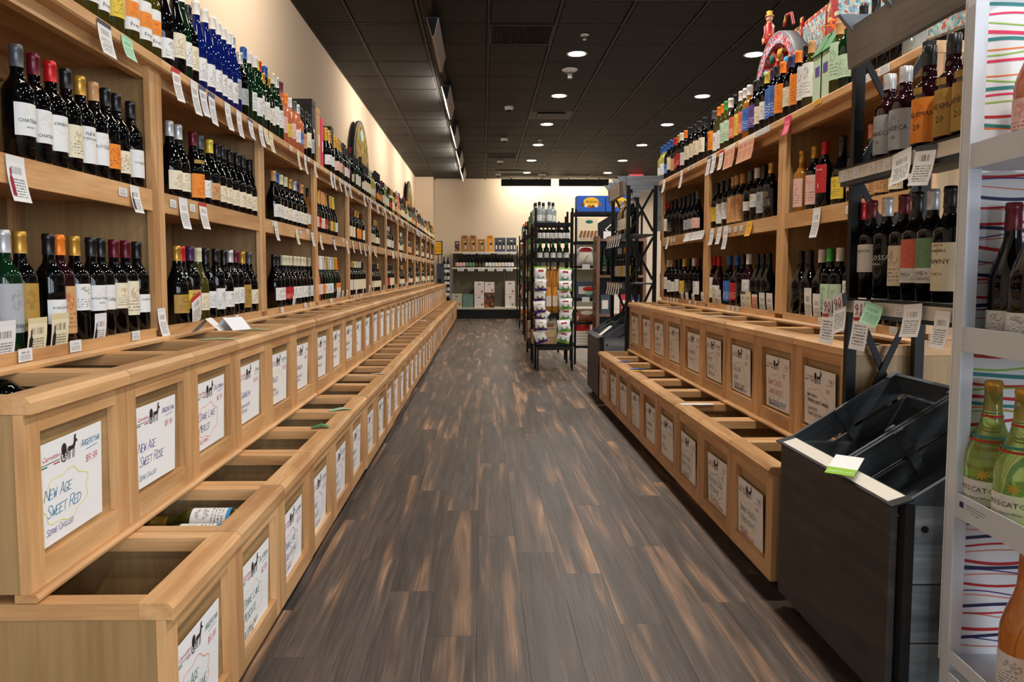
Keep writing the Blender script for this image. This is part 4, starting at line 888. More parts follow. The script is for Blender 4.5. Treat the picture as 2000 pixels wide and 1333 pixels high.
for px, m_, l in ((332, 'tag_red', .10), (368, 'tag_white', .11), (385, 'tag_blue', .10), (403, 'tag_blue', .11), (434, 'tag_white', .10), (457, 'tag_white', .10), (480, 'tag_blue', .08), (500, 'tag_white', .09), (510, 'tag_cream', .07)):
    ptag(h1, max(.01, YY(px, 180) - LU), 'top', .045, l, m_, tilt=random.uniform(-.08, .08))
ptag(h1, YY(341, 390) - LU, 'low', .034, .028, 'tag_white'); ptag(h1, YY(358, 400) - LU, 'mid', .05, .10, 'tag_white'); ptag(h1, YY(379, 400) - LU, 'low', .034, .028, 'tag_white'); ptag(h1, YY(397, 400) - LU, 'mid', .05, .09, 'tag_red')
for px in (441, 466): ptag(h1, YY(px, 620) - LU, 'sill', .032, .026, 'tag_white')
for px, m_ in ((382, 'tag_red'),): ptag(h1, YY(px, 640) - LU, 'sill', .06, .10, m_, tilt=.3)
for b in range(2, 13):
    hh = HL[b]
    for k in range(random.randint(7, 11)): ptag(hh, random.uniform(.03, 1.15), 'top', random.choice([.035, .045]), random.choice([.03, .06, .09, .10]), random.choice(['tag_white', 'tag_white', 'tag_blue', 'tag_cream', 'tag_white']), tilt=random.uniform(-.1, .1))
    for k in range(random.randint(3, 8)): ptag(hh, random.uniform(.05, 1.1), random.choice(['mid', 'low']), .04, random.choice([.028, .08, .09]), random.choice(['tag_white', 'tag_white', 'tag_cream', 'tag_blue']))
    for k in range(random.randint(4, 8)): ptag(hh, random.uniform(.08, 1.1), 'sill', .04, random.choice([.028, .07, .09]), random.choice(['tag_white', 'tag_white', 'tag_cream']), tilt=random.uniform(-.1, .1))
# right hutches: local y runs back towards the front, bay end at world Y
def RT(b, px, where, w_, hh, m_, py=430, tilt=0.0): ptag(HR[b], (Y0R + (b + 1) * LU) - along(px, 1.41, py), where, w_, hh, m_, tilt=tilt)
RT(2, 1297, 'top', .05, .085, 'tag_white', 350); RT(2, 1331, 'top', .04, .105, 'tag_white', 350); RT(2, 1299, 'mid', .04, .08, 'tag_white')
for p in (1345, 1356): RT(2, p, 'topl', .03, .026, 'tag_white', 340)
for p in (1333, 1339, 1346, 1352, 1358, 1364): RT(2, p, 'mid', .05, .05, 'tag_white', 460)
for p in (1306, 1311): RT(2, p, 'low', .03, .03, 'tag_white', 465)
for p in (1299, 1305, 1311, 1317, 1341, 1352): RT(2, p, 'sill', .03, .026, 'tag_white', 590)
for p, q in ((1325, .07), (1334, .07), (1346, .065), (1364, .08)): RT(2, p, 'sill', .045, q, 'tag_white', 590)
RT(1, 1384, 'top', .045, .10, 'tag_blue', 310); RT(1, 1393, 'top', .05, .10, 'tag_white', 310); RT(1, 1408, 'top', .045, .10, 'tag_red', 300)
for p in (1419, 1428): RT(1, p, 'top', .055, .11, 'tag_orange', 290)
for p in (1445, 1454, 1464): RT(1, p, 'top', .055, .11, 'tag_orange', 285)
for p in (1476, 1487, 1496): RT(1, p, 'topl', .045, .03, 'tag_white', 265)
RT(1, 1382, 'mid', .05, .09, 'tag_white', 450); RT(1, 1396, 'mid', .05, .09, 'tag_white', 450); RT(1, 1408, 'mid', .05, .12, 'tag_white', 440); RT(1, 1453, 'mid', .05, .07, 'tag_yellow', 440)
for p in (1417, 1428, 1439): RT(1, p, 'low', .03, .03, 'tag_white', 440)
for p, q, m_ in ((1385, .10, 'tag_cream'), (1394, .10, 'tag_white'), (1440, .10, 'tag_dark'), (1450, .10, 'tag_cream'), (1462, .09, 'tag_orange'), (1476, .10, 'tag_white'), (1490, .10, 'tag_white')): RT(1, p, 'sill', .05, q, m_, 600)
for p in (1415, 1424, 1432): RT(1, p, 'sill', .03, .026, 'tag_white', 600)
RT(0, 1535, 'top', .045, .075, 'tag_pink', 260); RT(0, 1580, 'mid', .045, .11, 'tag_white', 430); RT(0, 1643, 'low', .035, .032, 'tag_white', 420); RT(0, 1592, 'topl', .045, .02, 'tag_yellow', 220)
RT(0, 1563, 'sill', .045, .13, 'tag_white', 600); RT(0, 1580, 'sill', .045, .11, 'tag_white', 600)
for p in (1592, 1608, 1690, 1730): RT(0, p, 'sill', .03, .028, 'tag_white', 610)
RT(0, 1622, 'sill', .03, .085, 'tag_mint', 600)
for p in (1692, 1718): RT(0, p, 'topl', .05, .03, 'tag_white', 150)
# loose flags on the bin rims
def flag(x, y, z, m_, lab, rz=0.0, w_=.10, h_=.035, bend=.0):
    t = part('rim_flag', MB().add([(0, 0, .001), (w_ * .6, -.004, .001 + bend), (w_ * .6, h_, .001 + bend), (0, h_, .001), (w_, 0, .001), (w_, h_ * .9, .001)], [(0, 1, 2, 3), (1, 4, 5, 2)]), m_, None)
    t.location = (x, y, z); t.rotation_euler = (0, 0, rz); tag(t, lab, 'paper tag')
flag(-.70, Y0L + LU + BP - .01, .449, 'green', 'dark green paper flag on a second-bay lower bin corner', .2, .07, .05, .012)
flag(-.70, Y0L + LU + 2 * BP - .03, .449, 'mint', 'pale mint paper flag on a second-bay lower bin rim', .5, .10, .035, .008)
flag(-.99, Y0L + LU - .02, .849, 'mint', 'pale mint paper flag where the first two upper bins meet', .2, .12, .03, .004)
flag(-.99, Y0L + LU + BP, .849, 'mint', 'pale mint paper flag on a second-bay upper bin rail', .2, .12, .03, .006)
flag(.96, Y0R + 3 * LU - .78, .449, 'blue', 'blue paper flag on a far right lower bin rim', 0, .09, .04, .006)
flag(.96, Y0R + 2 * LU + .03, .449, 'blue', 'blue paper flag beside a yellow one on right lower bins', 0, .10, .04, .006)
flag(.95, Y0R + 2 * LU - .05, .449, 'yellow', 'yellow paper flag on a right lower bin corner', 0, .08, .04, .004)
flag(.95, Y0R + LU - .06, .449, 'tag_white', 'white printed price card lying on a right lower bin rim', 0, .16, .045, .0)
flag(1.19, Y0R + 2 * LU + .02, .849, 'blue', 'blue paper flag on the right upper bins', 0, .10, .03, .004)
flag(1.19, Y0R + LU + .36, .849, 'offwhite', 'white paper sheet lying on the right upper bins', .1, .16, .05, .002)
flag(1.20, Y0R + .02, .849, 'mint', 'pale mint paper flag at the near end of right upper bins', 0, .10, .04, .004)
flag(-.70, Y0L + 2 * LU + 2 * BP, .449, 'offwhite', 'clear white card on a third-bay lower bin rim', .4, .09, .03, .003)
for i, (dx, rz) in enumerate(((0, .1), (.05, -.5))):
    t = part('folded_leaflet', MB().add([(0, 0, 0), (.05, 0, .05), (.05, .09, .05), (0, .09, 0), (.10, 0, .005), (.10, .09, .005)], [(0, 1, 2, 3), (1, 4, 5, 2)]), 'tag_blue' if i else 'tag_white', None)
    t.location = (-1.06 + dx, Y0L + LU + .10 + i * .09, .8655); t.rotation_euler = (0, 0, rz); tag(t, ('white' if i == 0 else 'blue and white') + ' folded leaflet standing at the foot of the second left hutch', 'leaflet')

# ---------------------------------------------------------------- grey wooden display racks
def grey_rack(Yn, lab, near=True):
    t = thing('display_rack', lab, 'display rack', (0, Yn, 0))
    LY = .69; s = MB
    part('front_panel', s().box(.945, .962, .03, LY - .02, .065, .553), 'greypanel', t)
    part('panel_edge', s().box(.963, .985, .0, .028, .06, .553), 'black', t); part('panel_edge', s().box(.963, .985, LY - .018, LY, .06, .553), 'black', t)
    for y0 in (.004, LY - .02):
        for k in range(4):
            z0 = (.065, .088, .226, .366)[k] if k else .065; z1 = (.084, .222, .362, .548)[k]
            part('side_plank', s().box(.987, 1.42, y0, y0 + .014, z0, z1), 'greywood_daylit', t)
        part('bolt', s().tube((1.01, y0 - .004, .495), (1.01, y0 + .016, .495), .008, 10), 'black_metal', t)
    part('back_panel', s().box(1.405, 1.42, .02, LY - .022, .065, .60), 'greywood_y', t)
    part('base_frame', s().box(.97, 1.40, .02, LY - .022, .05, .064), 'black', t)
    for x in (1.0, 1.38):
        for y in (.06, LY - .06):
            part('caster', s().tube((x - .012, y, .024), (x + .012, y, .024), .024, 12).box(x - .005, x + .005, y - .008, y + .008, .03, .05), 'black', t)
    # posts, braces
    for y in (-.016, LY + .014):
        part('front_post', s().box(1.155, 1.185, y - .012, y + .012, .0, 1.80), 'black_metal', t)
        part('rear_post', s().box(1.372, 1.402, y - .012, y + .012, .0, 1.80), 'black_metal', t)
        for z0, z1 in ((.56, .985), (1.03, 1.37), (1.42, 1.76)):
            part('cross_brace', s().bar((1.185, y, z0), (1.372, y, z1), .006, .019), 'black_metal', t)
            part('cross_brace', s().bar((1.185, y + .007, z1), (1.372, y + .007, z0), .006, .019), 'black_metal', t)
    for z, x0 in ((1.40, 1.115), (1.0, 1.125)):
        sh = part('shelf', s().box(x0, 1.40, .032, LY - .032, z - .012, z).box(x0, 1.15, -.0, LY, z - .012, z).box(x0, 1.15, -.0, LY, z - .05, z - .012), 'greywood_y', t)
        part('label_channel', s().box(x0 - .006, x0 - .001, .0, LY, z - .038, z - .002), 'offwhite', sh)
        part('shelf_edge', s().box(x0 - .008, x0 - .001, .0, LY, z - .001, z + .004), 'black', sh)
    # canopy
    part('header_board', s().prism([(1.128, 1.71), (1.146, 1.71), (1.136, 1.828), (1.118, 1.828)], -.02, LY), 'greyboard', t)
    for y in (.0, .215, .43, .645):
        part('canopy_bracket', s().prism([(1.076, 1.862), (1.20, 1.862), (1.1465, 1.80), (1.1405, 1.785)], y, y + .018), 'greyblue', t)
    for k, (xa, xb) in enumerate(((1.20, 1.26), (1.20, 1.31), (1.18, 1.37), (1.15, 1.47))): part('gable_plank', s().box(xa, xb, -.03, -.0285 + .010, (1.69, 1.73, 1.755, 1.785)[k], (1.728, 1.753, 1.783, 1.862)[k]), 'greyblue', t)
    for k in range(2): part('gable_plank', s().box(1.405 + .034 * k, 1.437 + .034 * k, -.016, -.004, 1.42, 1.784), 'greyblue', t)
    if not near:
        sg = part('header_sign', s().prism([(1.1255, 1.716), (1.1195, 1.82), (1.1155, 1.82), (1.1215, 1.716)], .16, .60), 'offwhite', t)
        for k in range(5): part('printed_stroke', s().prism([(1.1205, 1.735), (1.1165, 1.80), (1.1155, 1.80), (1.1195, 1.735)], .21 + .075 * k, .225 + .075 * k), 'grey_plastic', sg)
    # crates tilted towards the aisle
    ang = math.radians(32)
    for k, (ya, yb_) in enumerate(((.35, .684), (.008, .342))):
        c = thing('tilted_crate', 'tilted open slatted dark grey crate, %s one in the %s rack' % (('farther', 'nearer')[k], 'near grey' if near else 'far grey'), 'crate', (.978, Yn, .562))
        c.rotation_euler = (0, -ang, 0)
        LX, DZ = .375, .155; wx, wy = 'greywood_x', 'greywood_y'
        for y in (ya, yb_ - .010):
            part('side_slat', s().box(0, LX, y, y + .010, -.072, 0), wx, c); part('side_slat', s().box(0, LX, y, y + .010, -DZ, -.084), wx, c)
            yi = y + .010 if y == ya else y - .012
            part('batten', s().box(LX * .42, LX * .42 + .028, yi, yi + .012, -DZ, .003), wx, c)
        for x in (-.011, LX):
            part('end_slat', s().box(x, x + .011, ya, yb_, -.072, 0), wy, c); part('end_slat', s().box(x, x + .011, ya, yb_, -DZ, -.084), wy, c)
        n = 3; wd = (yb_ - ya - .022) / n
        for i in range(n): part('floor_slat', s().box(.001, LX - .001, ya + .012 + wd * i, ya + .008 + wd * (i + 1), -DZ, -DZ + .009), wx, c)
        for y in (ya, yb_ - .022): part('corner_plate', s().box(LX - .02, LX + .012, y, y + .022, .0005, .003), 'greyblue', c)
    st = thing('label_strip', 'white label strip along the front edge of the %s grey rack' % ('near' if near else 'far'), 'label strip', (.972, Yn, .563))
    st.rotation_euler = (0, -.30, 0)
    part('rail', s().box(-.044, .010, .0, LY - .01, -.004, .0), 'black', st)
    if near: part('paper_insert', s().box(-.036, .006, .03, LY - .05, .0003, .0013), 'offwhite', st)
    return t
grey_rack(1.665, 'grey wooden display rack with tilted crates, nearest on the right')
grey_rack(6.10, 'grey wooden display rack beyond the right-hand maple bins', False)
def rtag(x, y, z, w_, h_, mat, lab, tilt=0.0, rz=PI):
    o = link('hanging_tag', tag_mesh(w_, h_, .014 if h_ > .04 else 0.0), None, mat); o.location = (x, y, z); o.rotation_euler = (tilt, 0, rz); tag(o, lab, 'price tag'); return o
xs = 1.116
rtag(1.106, 2.04, 1.398, .09, .085, 'tag_white', 'white printed tag hanging left of its pair under port bottles', .12); rtag(1.106, 1.93, 1.405, .09, .10, 'tag_dark', 'white printed tag with dark top under the port bottles', -.1)
o = rtag(1.112, 2.44, 1.0, .10, .145, 'tag_white', 'long red ninety-point review tag, far one under the lower rack shelf'); o2 = rtag(1.100, 2.35, 1.005, .085, .12, 'tag_white', 'tilted red ninety-point review tag crossing the rack post', .25)
o3 = rtag(1.112, 2.235, 1.0, .095, .145, 'tag_white', 'long ninety-one point review tag beside the mint tag')
for oo, s_ in ((o, '90'), (o2, '90'), (o3, '91')):
    m = MB(); flat_type(m, s_, .052, .033, -.045, .0022); part('numerals', m, 'ink_wine', oo); part('red_block', MB().box(.0, .0025, .004, .045, -.068, -.050), 'red', oo); part('bottle_picture', MB().box(.0, .0026, .066, .09, -.045, -.004), 'slate', oo)
rtag(1.098, 2.14, 1.002, .095, .06, 'tag_mint', 'mint green handwritten tag on the lower rack shelf', -.15)
rtag(1.106, 1.96, .998, .085, .085, 'tag_white', 'white printed price tag right of the mint one', .08); rtag(1.106, 1.82, .99, .06, .09, 'tag_white', 'white printed price tag beside the white stand post')
for i, y in enumerate((2.33, 2.26, 2.17, 2.09, 2.03)): rtag(1.108, y, 1.393, .035, .028, 'tag_white', 'small bar code label on the upper rack shelf, %s from far end' % ORD[i])
for i, y in enumerate((2.02, 1.96)): rtag(1.118, y, .99, .035, .026, 'tag_white', 'small bar code label on the lower rack shelf, %s' % ('farther' if i == 0 else 'nearer'))
t = thing('hang_card', 'green and white printed card lying over the white strip', 'price tag', (.93, 1.90, .576)); t.rotation_euler = (0, -.2, .9)
part('white_half', MB().box(.0, .08, -.035, .035, 0, .001), 'paper', t); part('green_half', MB().box(-.04, 0, -.035, .035, 0, .001), 'lime', t)
m = MB(); vs, fs = type_mesh('LET US HELP', .011); m.add([(-.02 - b, a, .0014) for a, b in vs], fs); part('lettering', m, 'paper', t)
# bottles on the near rack
P_ = lambda lines, mat='ink_ink': (lines, mat)
Xr = 1.215
for i, y in enumerate((2.27, 2.185)):
    bottle('port_bottle', 'squat port bottle with grey label, %s, on upper rack shelf' % ('farther' if i == 0 else 'nearer of the pair'), 'port bottles on the near rack', Xr, y, 1.4045, 'port', 'port', 'silver', ('grey', .03, .145, 1.2), PI + .25,
           P_([('FONSECA', .019, .085), ('10', .016, .06)]))
for i, y in enumerate((2.07, 1.965, 1.89)):
    bottle('port_bottle', 'tall port bottle with gold label, %s from far end, upper rack shelf' % ORD[i], 'gold label port bottles', Xr, y, 1.4045, 'tall', 'port', 'black', (('orange', 'gold', 'gold')[i], .03, .15, 1.25), PI + .3,
           P_([('SANDEMAN', .018, .10), ('20', .024, .065)]), second=('gold', .16, .178, .35))
Xl = 1.205
for i, (px, cp, lc, ty, tx, zz, gl) in enumerate((
     (1679, 'red', 'white', B, [('BLEND', .010, .07), ('PORTUGAL', .009, .055)], (.04, .165), 'dark'), (1700, 'maroon', 'white', B, [('AVENCUTA', .011, .14)], (.08, .165), 'dark'),
     (1730, 'silver', None, B, None, (0, 0), 'dark'), (1762, 'maroon', 'cream', B, None, (.04, .155), 'dark'), (1788, 'black', 'salmon', B, [('QUINTA', .009, .07)], (.05, .17), 'dark'),
     (1818, 'silver', 'green', B, [('QUINTA', .012, .072), ('DO PARRAL', .010, .058)], (.05, .17), 'dark'), (1851, 'black', 'cream', B, [('SANTA', .010, .145), ('BARBARA', .011, .13), ('TAWNY', .018, .10), ('PORTO', .011, .07)], (.03, .155), 'dark'))):
    y = along(px, Xl, 520)
    b = bottle('wine_bottle', '%s dark bottle, %s capsule, %s label, lower shelf of near grey rack' % (ORD[i], cp, lc or 'no'), 'bottles on the lower shelf of the near rack', Xl, y, 1.0045, ty, gl, cp,
               (lc, zz[0], zz[1], 1.25) if lc else None, PI + .25, P_(tx) if tx and lc else None)
    if lc is None:
        link('lettering', bent_type([('COLOSSAL', .021, .115, 0, 0), ('RESERVA', .008, .10, 0, 0)], TYPES[B]['r'] + .001, ['ink_white']), b)
    if i in (4, 5): link('lower_label', label_mesh(TYPES[B]['r'] + .0009, .05, .09, 1.25), b, 'label_white')
# far grey rack stock
random.seed(9)
for z, n, gl in ((1.4045, 6, ['dark', 'amber', 'clear']), (1.0045, 7, ['dark'])):
    for i in range(n):
        y = 6.17 + i * .095
        bottle('wine_bottle', '%s bottle on the %s shelf of far grey rack, %s from front' % (GLW[gl[i % len(gl)]], 'upper' if z > 1.2 else 'lower', ORD[i]), 'bottles on the far grey rack', 1.22, y, z, B, gl[i % len(gl)], random.choice(['black', 'silver', 'gold']), (random.choice(['white', 'yellow', 'cream']), .05, .14, 1.1), PI)
for i, (z, y, m_) in enumerate([(z, 6.15 + .11 * k, random.choice(['tag_white', 'tag_white', 'tag_cream'])) for z in (1.398, .998) for k in range(6)]):
    rtag(1.108, y, z, .05, .10, m_, 'small paper tag on far grey rack, %s shelf, %s from front' % ('upper' if i < 6 else 'lower', ORD[i % 6]))
for i, y in enumerate((6.25, 6.5)):
    t = part('loose_card', MB().box(-.07, .07, -.02, .02, 0, .002), 'offwhite', None); t.location = (1.02 + .05 * i, y, .60 + .03 * i); t.rotation_euler = (0, -.55, .5 - i); tag(t, 'white card lying on the %s far grey crate' % ('nearer' if i == 0 else 'farther'), 'price tag')

# ---------------------------------------------------------------- white metal stand, front right
def stand():
    t = thing('display_stand', 'white metal display stand with wavy striped side panel', 'display stand', (1.022, 1.585, 0), -.07)
    W_ = .30
    def post(y0):
        m = MB().prism([(0, 0), (.027, 0), (.027, .03), (0, .03)], .0, 1.64, 'z'); m.v = [(a, b + y0, c) for a, b, c in m.v]
        n = 8; vs = []
        for i in range(n + 1):
            a = PI / 2 * i / n; co, si = math.cos(a), math.sin(a)
            for r in (.09, .063):
                for y in (y0, y0 + .03): vs.append((.09 - r * co, y, 1.64 + r * si))
        fs = []
        for i in range(n):
            k = 4 * i; fs += [(k, k + 4, k + 5, k + 1), (k + 2, k + 3, k + 7, k + 6), (k, k + 2, k + 6, k + 4), (k + 1, k + 5, k + 7, k + 3)]
        m.add(vs, fs).box(.09, W_, y0, y0 + .03, 1.703, 1.73)
        return m
    part('front_post', post(0), 'white_metal', t); part('front_post', post(-.50), 'white_metal', t)
    part('rear_post', MB().box(W_, W_ + .027, .0, .03, 0, 1.642), 'white_metal', t); part('rear_post', MB().box(W_, W_ + .027, -.50, -.47, 0, 1.642), 'white_metal', t)
    sp = part('side_panel', MB().box(.001, W_ - .001, .034, .040, .215, 1.70), 'film_white', t)
    part('rear_panel', MB().box(W_ + .001, W_ + .006, -.468, -.001, .215, 1.64), 'film_white', t)
    st = [(10, 'lime', 2), (27, 'teal', 5), (45, 'pink', 3), (60, 'lime', 2), (78, 'pink', 5), (92, 'teal', 5), (106, 'orange', 2), (112, 'lime', 2), (129, 'pink', 4), (153, 'orange', 2), (160, 'lime', 2), (181, 'teal', 5), (195, 'pink', 3), (206, 'lime', 2), (228, 'red', 4), (248, 'teal', 5), (258, 'orange', 2),
          (340, 'red', 4), (352, 'purple', 2), (366, 'pink', 2), (383, 'navy', 5), (400, 'red', 3), (412, 'pink', 2), (430, 'red', 4), (444, 'navy', 5), (456, 'purple', 2), (463, 'pink', 2), (480, 'red', 5), (503, 'purple', 2), (510, 'pink', 2), (530, 'navy', 5), (543, 'red', 3), (553, 'pink', 2), (575, 'red', 4), (594, 'navy', 5), (603, 'purple', 2), (612, 'pink', 2),
          (684, 'red', 5), (694, 'orange', 3), (712, 'lime', 3), (727, 'teal', 6), (742, 'red', 4), (755, 'lime', 3), (771, 'red', 5), (784, 'teal', 5), (795, 'orange', 2), (803, 'lime', 2), (819, 'red', 5), (840, 'orange', 2), (847, 'lime', 2), (865, 'teal', 5), (878, 'red', 4), (890, 'lime', 2), (910, 'red', 5), (928, 'teal', 5), (940, 'orange', 2), (952, 'lime', 2),
          (1012, 'red', 5), (1022, 'purple', 2), (1038, 'pink', 2), (1051, 'navy', 5), (1067, 'red', 3), (1080, 'pink', 2), (1097, 'red', 5), (1108, 'navy', 5), (1120, 'purple', 2), (1127, 'pink', 2), (1143, 'red', 4), (1164, 'purple', 2), (1171, 'pink', 2), (1188, 'navy', 5), (1201, 'red', 3), (1211, 'pink', 2), (1231, 'red', 5), (1250, 'navy', 5), (1259, 'purple', 2), (1268, 'pink', 2)]
    random.seed(4); ss = 1.625 / 1.6
    for i, (py, col, wd) in enumerate(st):
        z = CAMZ + (1.361 - (py - 275) * .001105 - CAMZ) * ss; ph = random.uniform(0, 6.28); fr_ = random.uniform(14, 24); am = random.uniform(.004, .008); w_ = wd * .00145
        m = MB(); vs = []
        for k in range(13):
            x = .029 + (W_ - .032) * k / 12; zz = z + am * math.sin(fr_ * x + ph)
            vs += [(x, .0332, zz - w_ / 2), (x, .0332, zz + w_ / 2)]
        m.add(vs, [(2 * k, 2 * k + 2, 2 * k + 3, 2 * k + 1) for k in range(12)]); part('wavy_stripe', m, col if col != 'pink' else ('pink' if wd > 2 else 'cap_pink'), sp)
    for z in (1.30, .915, .555, .225):
        h = .052 if z > .3 else .03
        sh = part('tray', MB().box(.028, W_ - .001, -.469, .030, z, z + .004), 'white_metal', t)
        part('tray_lip', MB().box(.002, .0045, -.469, -.001, z, z + h).box(.005, .027, -.469, -.001, z, z + .003), 'white_metal', sh)
        if .5 < z < .6:
            part('small_flag', MB().box(.0008, .0015, -.032, -.018, z + .026, z + .038), 'navy', sh)
            m = MB()
            for k in range(3):
                vs, fs = type_mesh(('Campaign financed with aid from', 'the wine sector programme', 'of the region')[k], .0055); m.add([(.0012, -.075 - a, z + .034 - k * .006 + b) for a, b in vs], fs)
            part('lettering', m, 'ink_ink', sh)
    part('base_rail', MB().box(.0, .027, -.469, -.001, .17, .205), 'white_metal', t)
    for z in (.235, .19): part('screw', MB().lathe([(0, .003), (.006, .002), (.007, 0)], 10), 'chrome', t, loc=(.0135, -.0005, z), rot=(PI / 2, 0, 0))
stand()
for i, (x, y) in enumerate(((1.083, 1.565), (1.074, 1.46), (1.066, 1.355))):
    b = bottle('moscato_bottle', 'pale green moscato bottle with gold cap, %s in its row' % ('farthest', 'middle', 'nearest')[i], 'moscato bottles on the white stand', x, y, .5605, 'moscato', 'moscato', 'gold', ('white', .035, .09, 1.15), PI + .35,
               P_([('MOSCATO', .0155, .064), ('Dolce - Sweet White', .0075, .048)]), hs=.96)
    b.scale = (1.08, 1.08, .93); r_ = TYPES['moscato']['r'] + .002
    m = MB(); vs = []
    for k in range(16):
        rr = .017 if k % 2 == 0 else .006; a = rr * math.cos(k * PI / 8) / r_ ; zz = .105 + rr * math.sin(k * PI / 8); vs.append((r_ * math.cos(a + .35), r_ * math.sin(a + .35), zz))
    vs.append(((r_ + .001) * math.cos(.35), (r_ + .001) * math.sin(.35), .105)); m.add(vs, [(k, (k + 1) % 16, 16) for k in range(16)]); part('star_emblem', m, 'ink_gold', b)
    for k, (z, c_) in enumerate(((.192, 'teal'), (.183, 'red'), (.238, 'red'))):
        rr = {0: .0335, 1: .0365, 2: .0185}[k]; part('neck_band', MB().lathe([(rr, z), (rr + .0012, z - .005)], 20), c_, b)
for i, (x, y) in enumerate(((1.108, 1.565), (1.085, 1.47), (1.075, 1.37))):
    bottle('wine_bottle', 'dark wine bottle with maroon cap on white stand middle shelf, %s' % ('farthest', 'middle', 'nearest')[i], 'dark bottles on the white stand', x, y, .9205, G, 'dark', 'maroon', ('white', .035, .08, .9), PI + .3, hs=1.03)
for i, (x, y) in enumerate(((1.098, 1.50), (1.085, 1.40))):
    bottle('rose_bottle', 'frosted rose bottle on the white stand top shelf, %s' % ('farther', 'nearer')[i], 'rose bottles on the white stand', x, y, 1.3055, G, 'rose', 'pink', ('pink', .04, .12, 1.1), PI + .3)
for i, (x, y) in enumerate(((1.075, 1.43), (1.065, 1.32))):
    bottle('rose_bottle', 'peach orange wine bottle on the white stand bottom tray, %s' % ('farther', 'nearer')[i], 'peach bottles on the white stand', x, y, .2305, 'moscato', 'peach', 'pink', ('white', .03, .10, 1.0), PI + .5, second=None)
# ---------------------------------------------------------------- painted folk cart on the right top shelf
t = thing('painted_cart', 'red painted folk art cart on top of the right hutches', 'cart', (1.66, 3.95, 1.8125))
def wheel(cx, cy, R0, lab_parts=True):
    n = 40; vs = []; fs = []
    for i in range(n):
        a = 2 * PI * i / n
        for r in (R0, R0 - .055):
            for x in (-.03, .03): vs.append((cx + x, cy + r * math.cos(a), R0 + r * math.sin(a)))
    for i in range(n):
        k, j = 4 * i, 4 * ((i + 1) % n); fs += [(k, j, j + 1, k + 1), (k + 2, k + 3, j + 3, j + 2), (k, k + 2, j + 2, j), (k + 1, j + 1, j + 3, k + 3)]
    rim_ = part('wheel_rim', MB().add(vs, fs), 'paint_folk_rim', t)
    part('tyre', MB().lathe([(R0 + .001, -.031), (R0 + .008, -.031), (R0 + .008, .031), (R0 + .001, .031)], 40), 'grey_plastic', rim_, loc=(cx, cy, R0), rot=(0, PI / 2, 0))
    for i in range(10):
        a = 2 * PI * i / 10; p = lambda r: (cx, cy + r * math.cos(a), R0 + r * math.sin(a))
        part('spoke', MB().tube(p(.04), p(R0 - .054), .014, 8, r1=.024), 'paint_folk_red', t)
        q = p(R0 * .62); part('spoke_boss', MB().lathe([(0, .01), (.022, .008), (.026, 0)], 12), ('ink_gold', 'ink_sky', 'ink_green')[i % 3], t, loc=(q[0] - .022, q[1], q[2]), rot=(0, -PI / 2, 0))
    part('hub', MB().tube((cx - .05, cy, R0), (cx + .05, cy, R0), .04, 14), 'gold_paint', t)
wheel(-.035, .23, .285)
wheel(.38, .23, .285)
part('axle', MB().bar((-.0, .23, .285), (.36, .23, .285), .03, .03), 'paint_folk_red', t)
part('cart_bed', MB().box(.03, .33, -.33, .42, .30, .34), 'paint_folk_red', t)
for x0 in (.02, .32):
    sp = part('side_board', MB().box(x0, x0 + .02, -.28, .42, .34, .58), 'paint_folk_red', t)
    for k in range(2):
        part('painted_scene', MB().box(x0 - .004, x0 - .0005, -.20 + .30 * k, .06 + .30 * k, .37, .555), 'paint_folk_scene', sp)
    for y in (-.28, .06, .40): part('post', MB().box(x0 - .008, x0 + .0, y, y + .03, .32, .61), 'paint_folk_red', sp)
part('tail_board', MB().box(.041, .319, .40, .42, .34, .60), 'paint_folk_scene', t)
part('front_board', MB().box(.041, .319, -.28, -.26, .34, .66), 'paint_folk_scene', t)
part('finial', MB().lathe([(.03, 0), (.035, .02), (.02, .04), (.025, .06), (.005, .09), (0, .092)], 14), 'gold_paint', t, loc=(.03, -.27, .61))
for x in (.04, .32):
    part('shaft', MB().bar((x, -.28, .36), (x + .0, -.95, .30), .035, .06), 'paint_folk_scene', t)
pf = part('carved_figure', MB().lathe([(.035, 0), (.04, .03), (.028, .06), (.03, .10), (.012, .125)], 12), 'paint_folk_red', t, loc=(-.02, .44, .58))
part('figure_head', MB().lathe([(0, 0), (.014, .004), (.02, .02), (.016, .036), (0, .042)], 12), 'skin', pf, loc=(0, 0, .125))
part('figure_hat', MB().lathe([(.026, 0), (.024, .006), (.014, .012), (.018, .028), (0, .036)], 12), 'gold_paint', pf, loc=(0, 0, .155))
part('cart_hook', MB().tube((-.01, .12, .59), (-.01, .15, .66), .008).tube((-.01, .15, .66), (-.01, .22, .67), .008).tube((-.01, .22, .67), (-.01, .25, .62), .008), 'paint_folk_red', t)
# green and white house-shaped gift carriers
for i, y in enumerate((along(1617, XRb, 140), along(1633, XRb, 130))):
    t = thing('gift_carrier', 'pale green house-shaped bottle carrier with orange cord, %s one' % ('farther', 'nearer')[i], 'gift box', (XRb, y, ZT), group='green carriers beside the cart')
    part('carton', MB().box(-.045, .045, -.043, .043, 0, .20), 'label_mint', t)
    part('roof', MB().prism([(-.052, .2005), (-.048, .195), (0, .275), (.048, .195), (.052, .2005), (0, .29)], -.046, .046), 'green', t)
    part('gable', MB().prism([(-.044, .2005), (.044, .2005), (0, .272)], -.0425, .0425), 'cream', t)
    part('cord', MB().tube((-.02, -.0, .285), (-.03, -.0, .32), .004).tube((-.03, 0, .32), (.02, 0, .325), .004).tube((.02, 0, .325), (.03, 0, .285), .004), 'orange', t)
    part('window_print', MB().box(-.0462, -.0455, -.02, .02, .11, .15), 'label_purple', t)

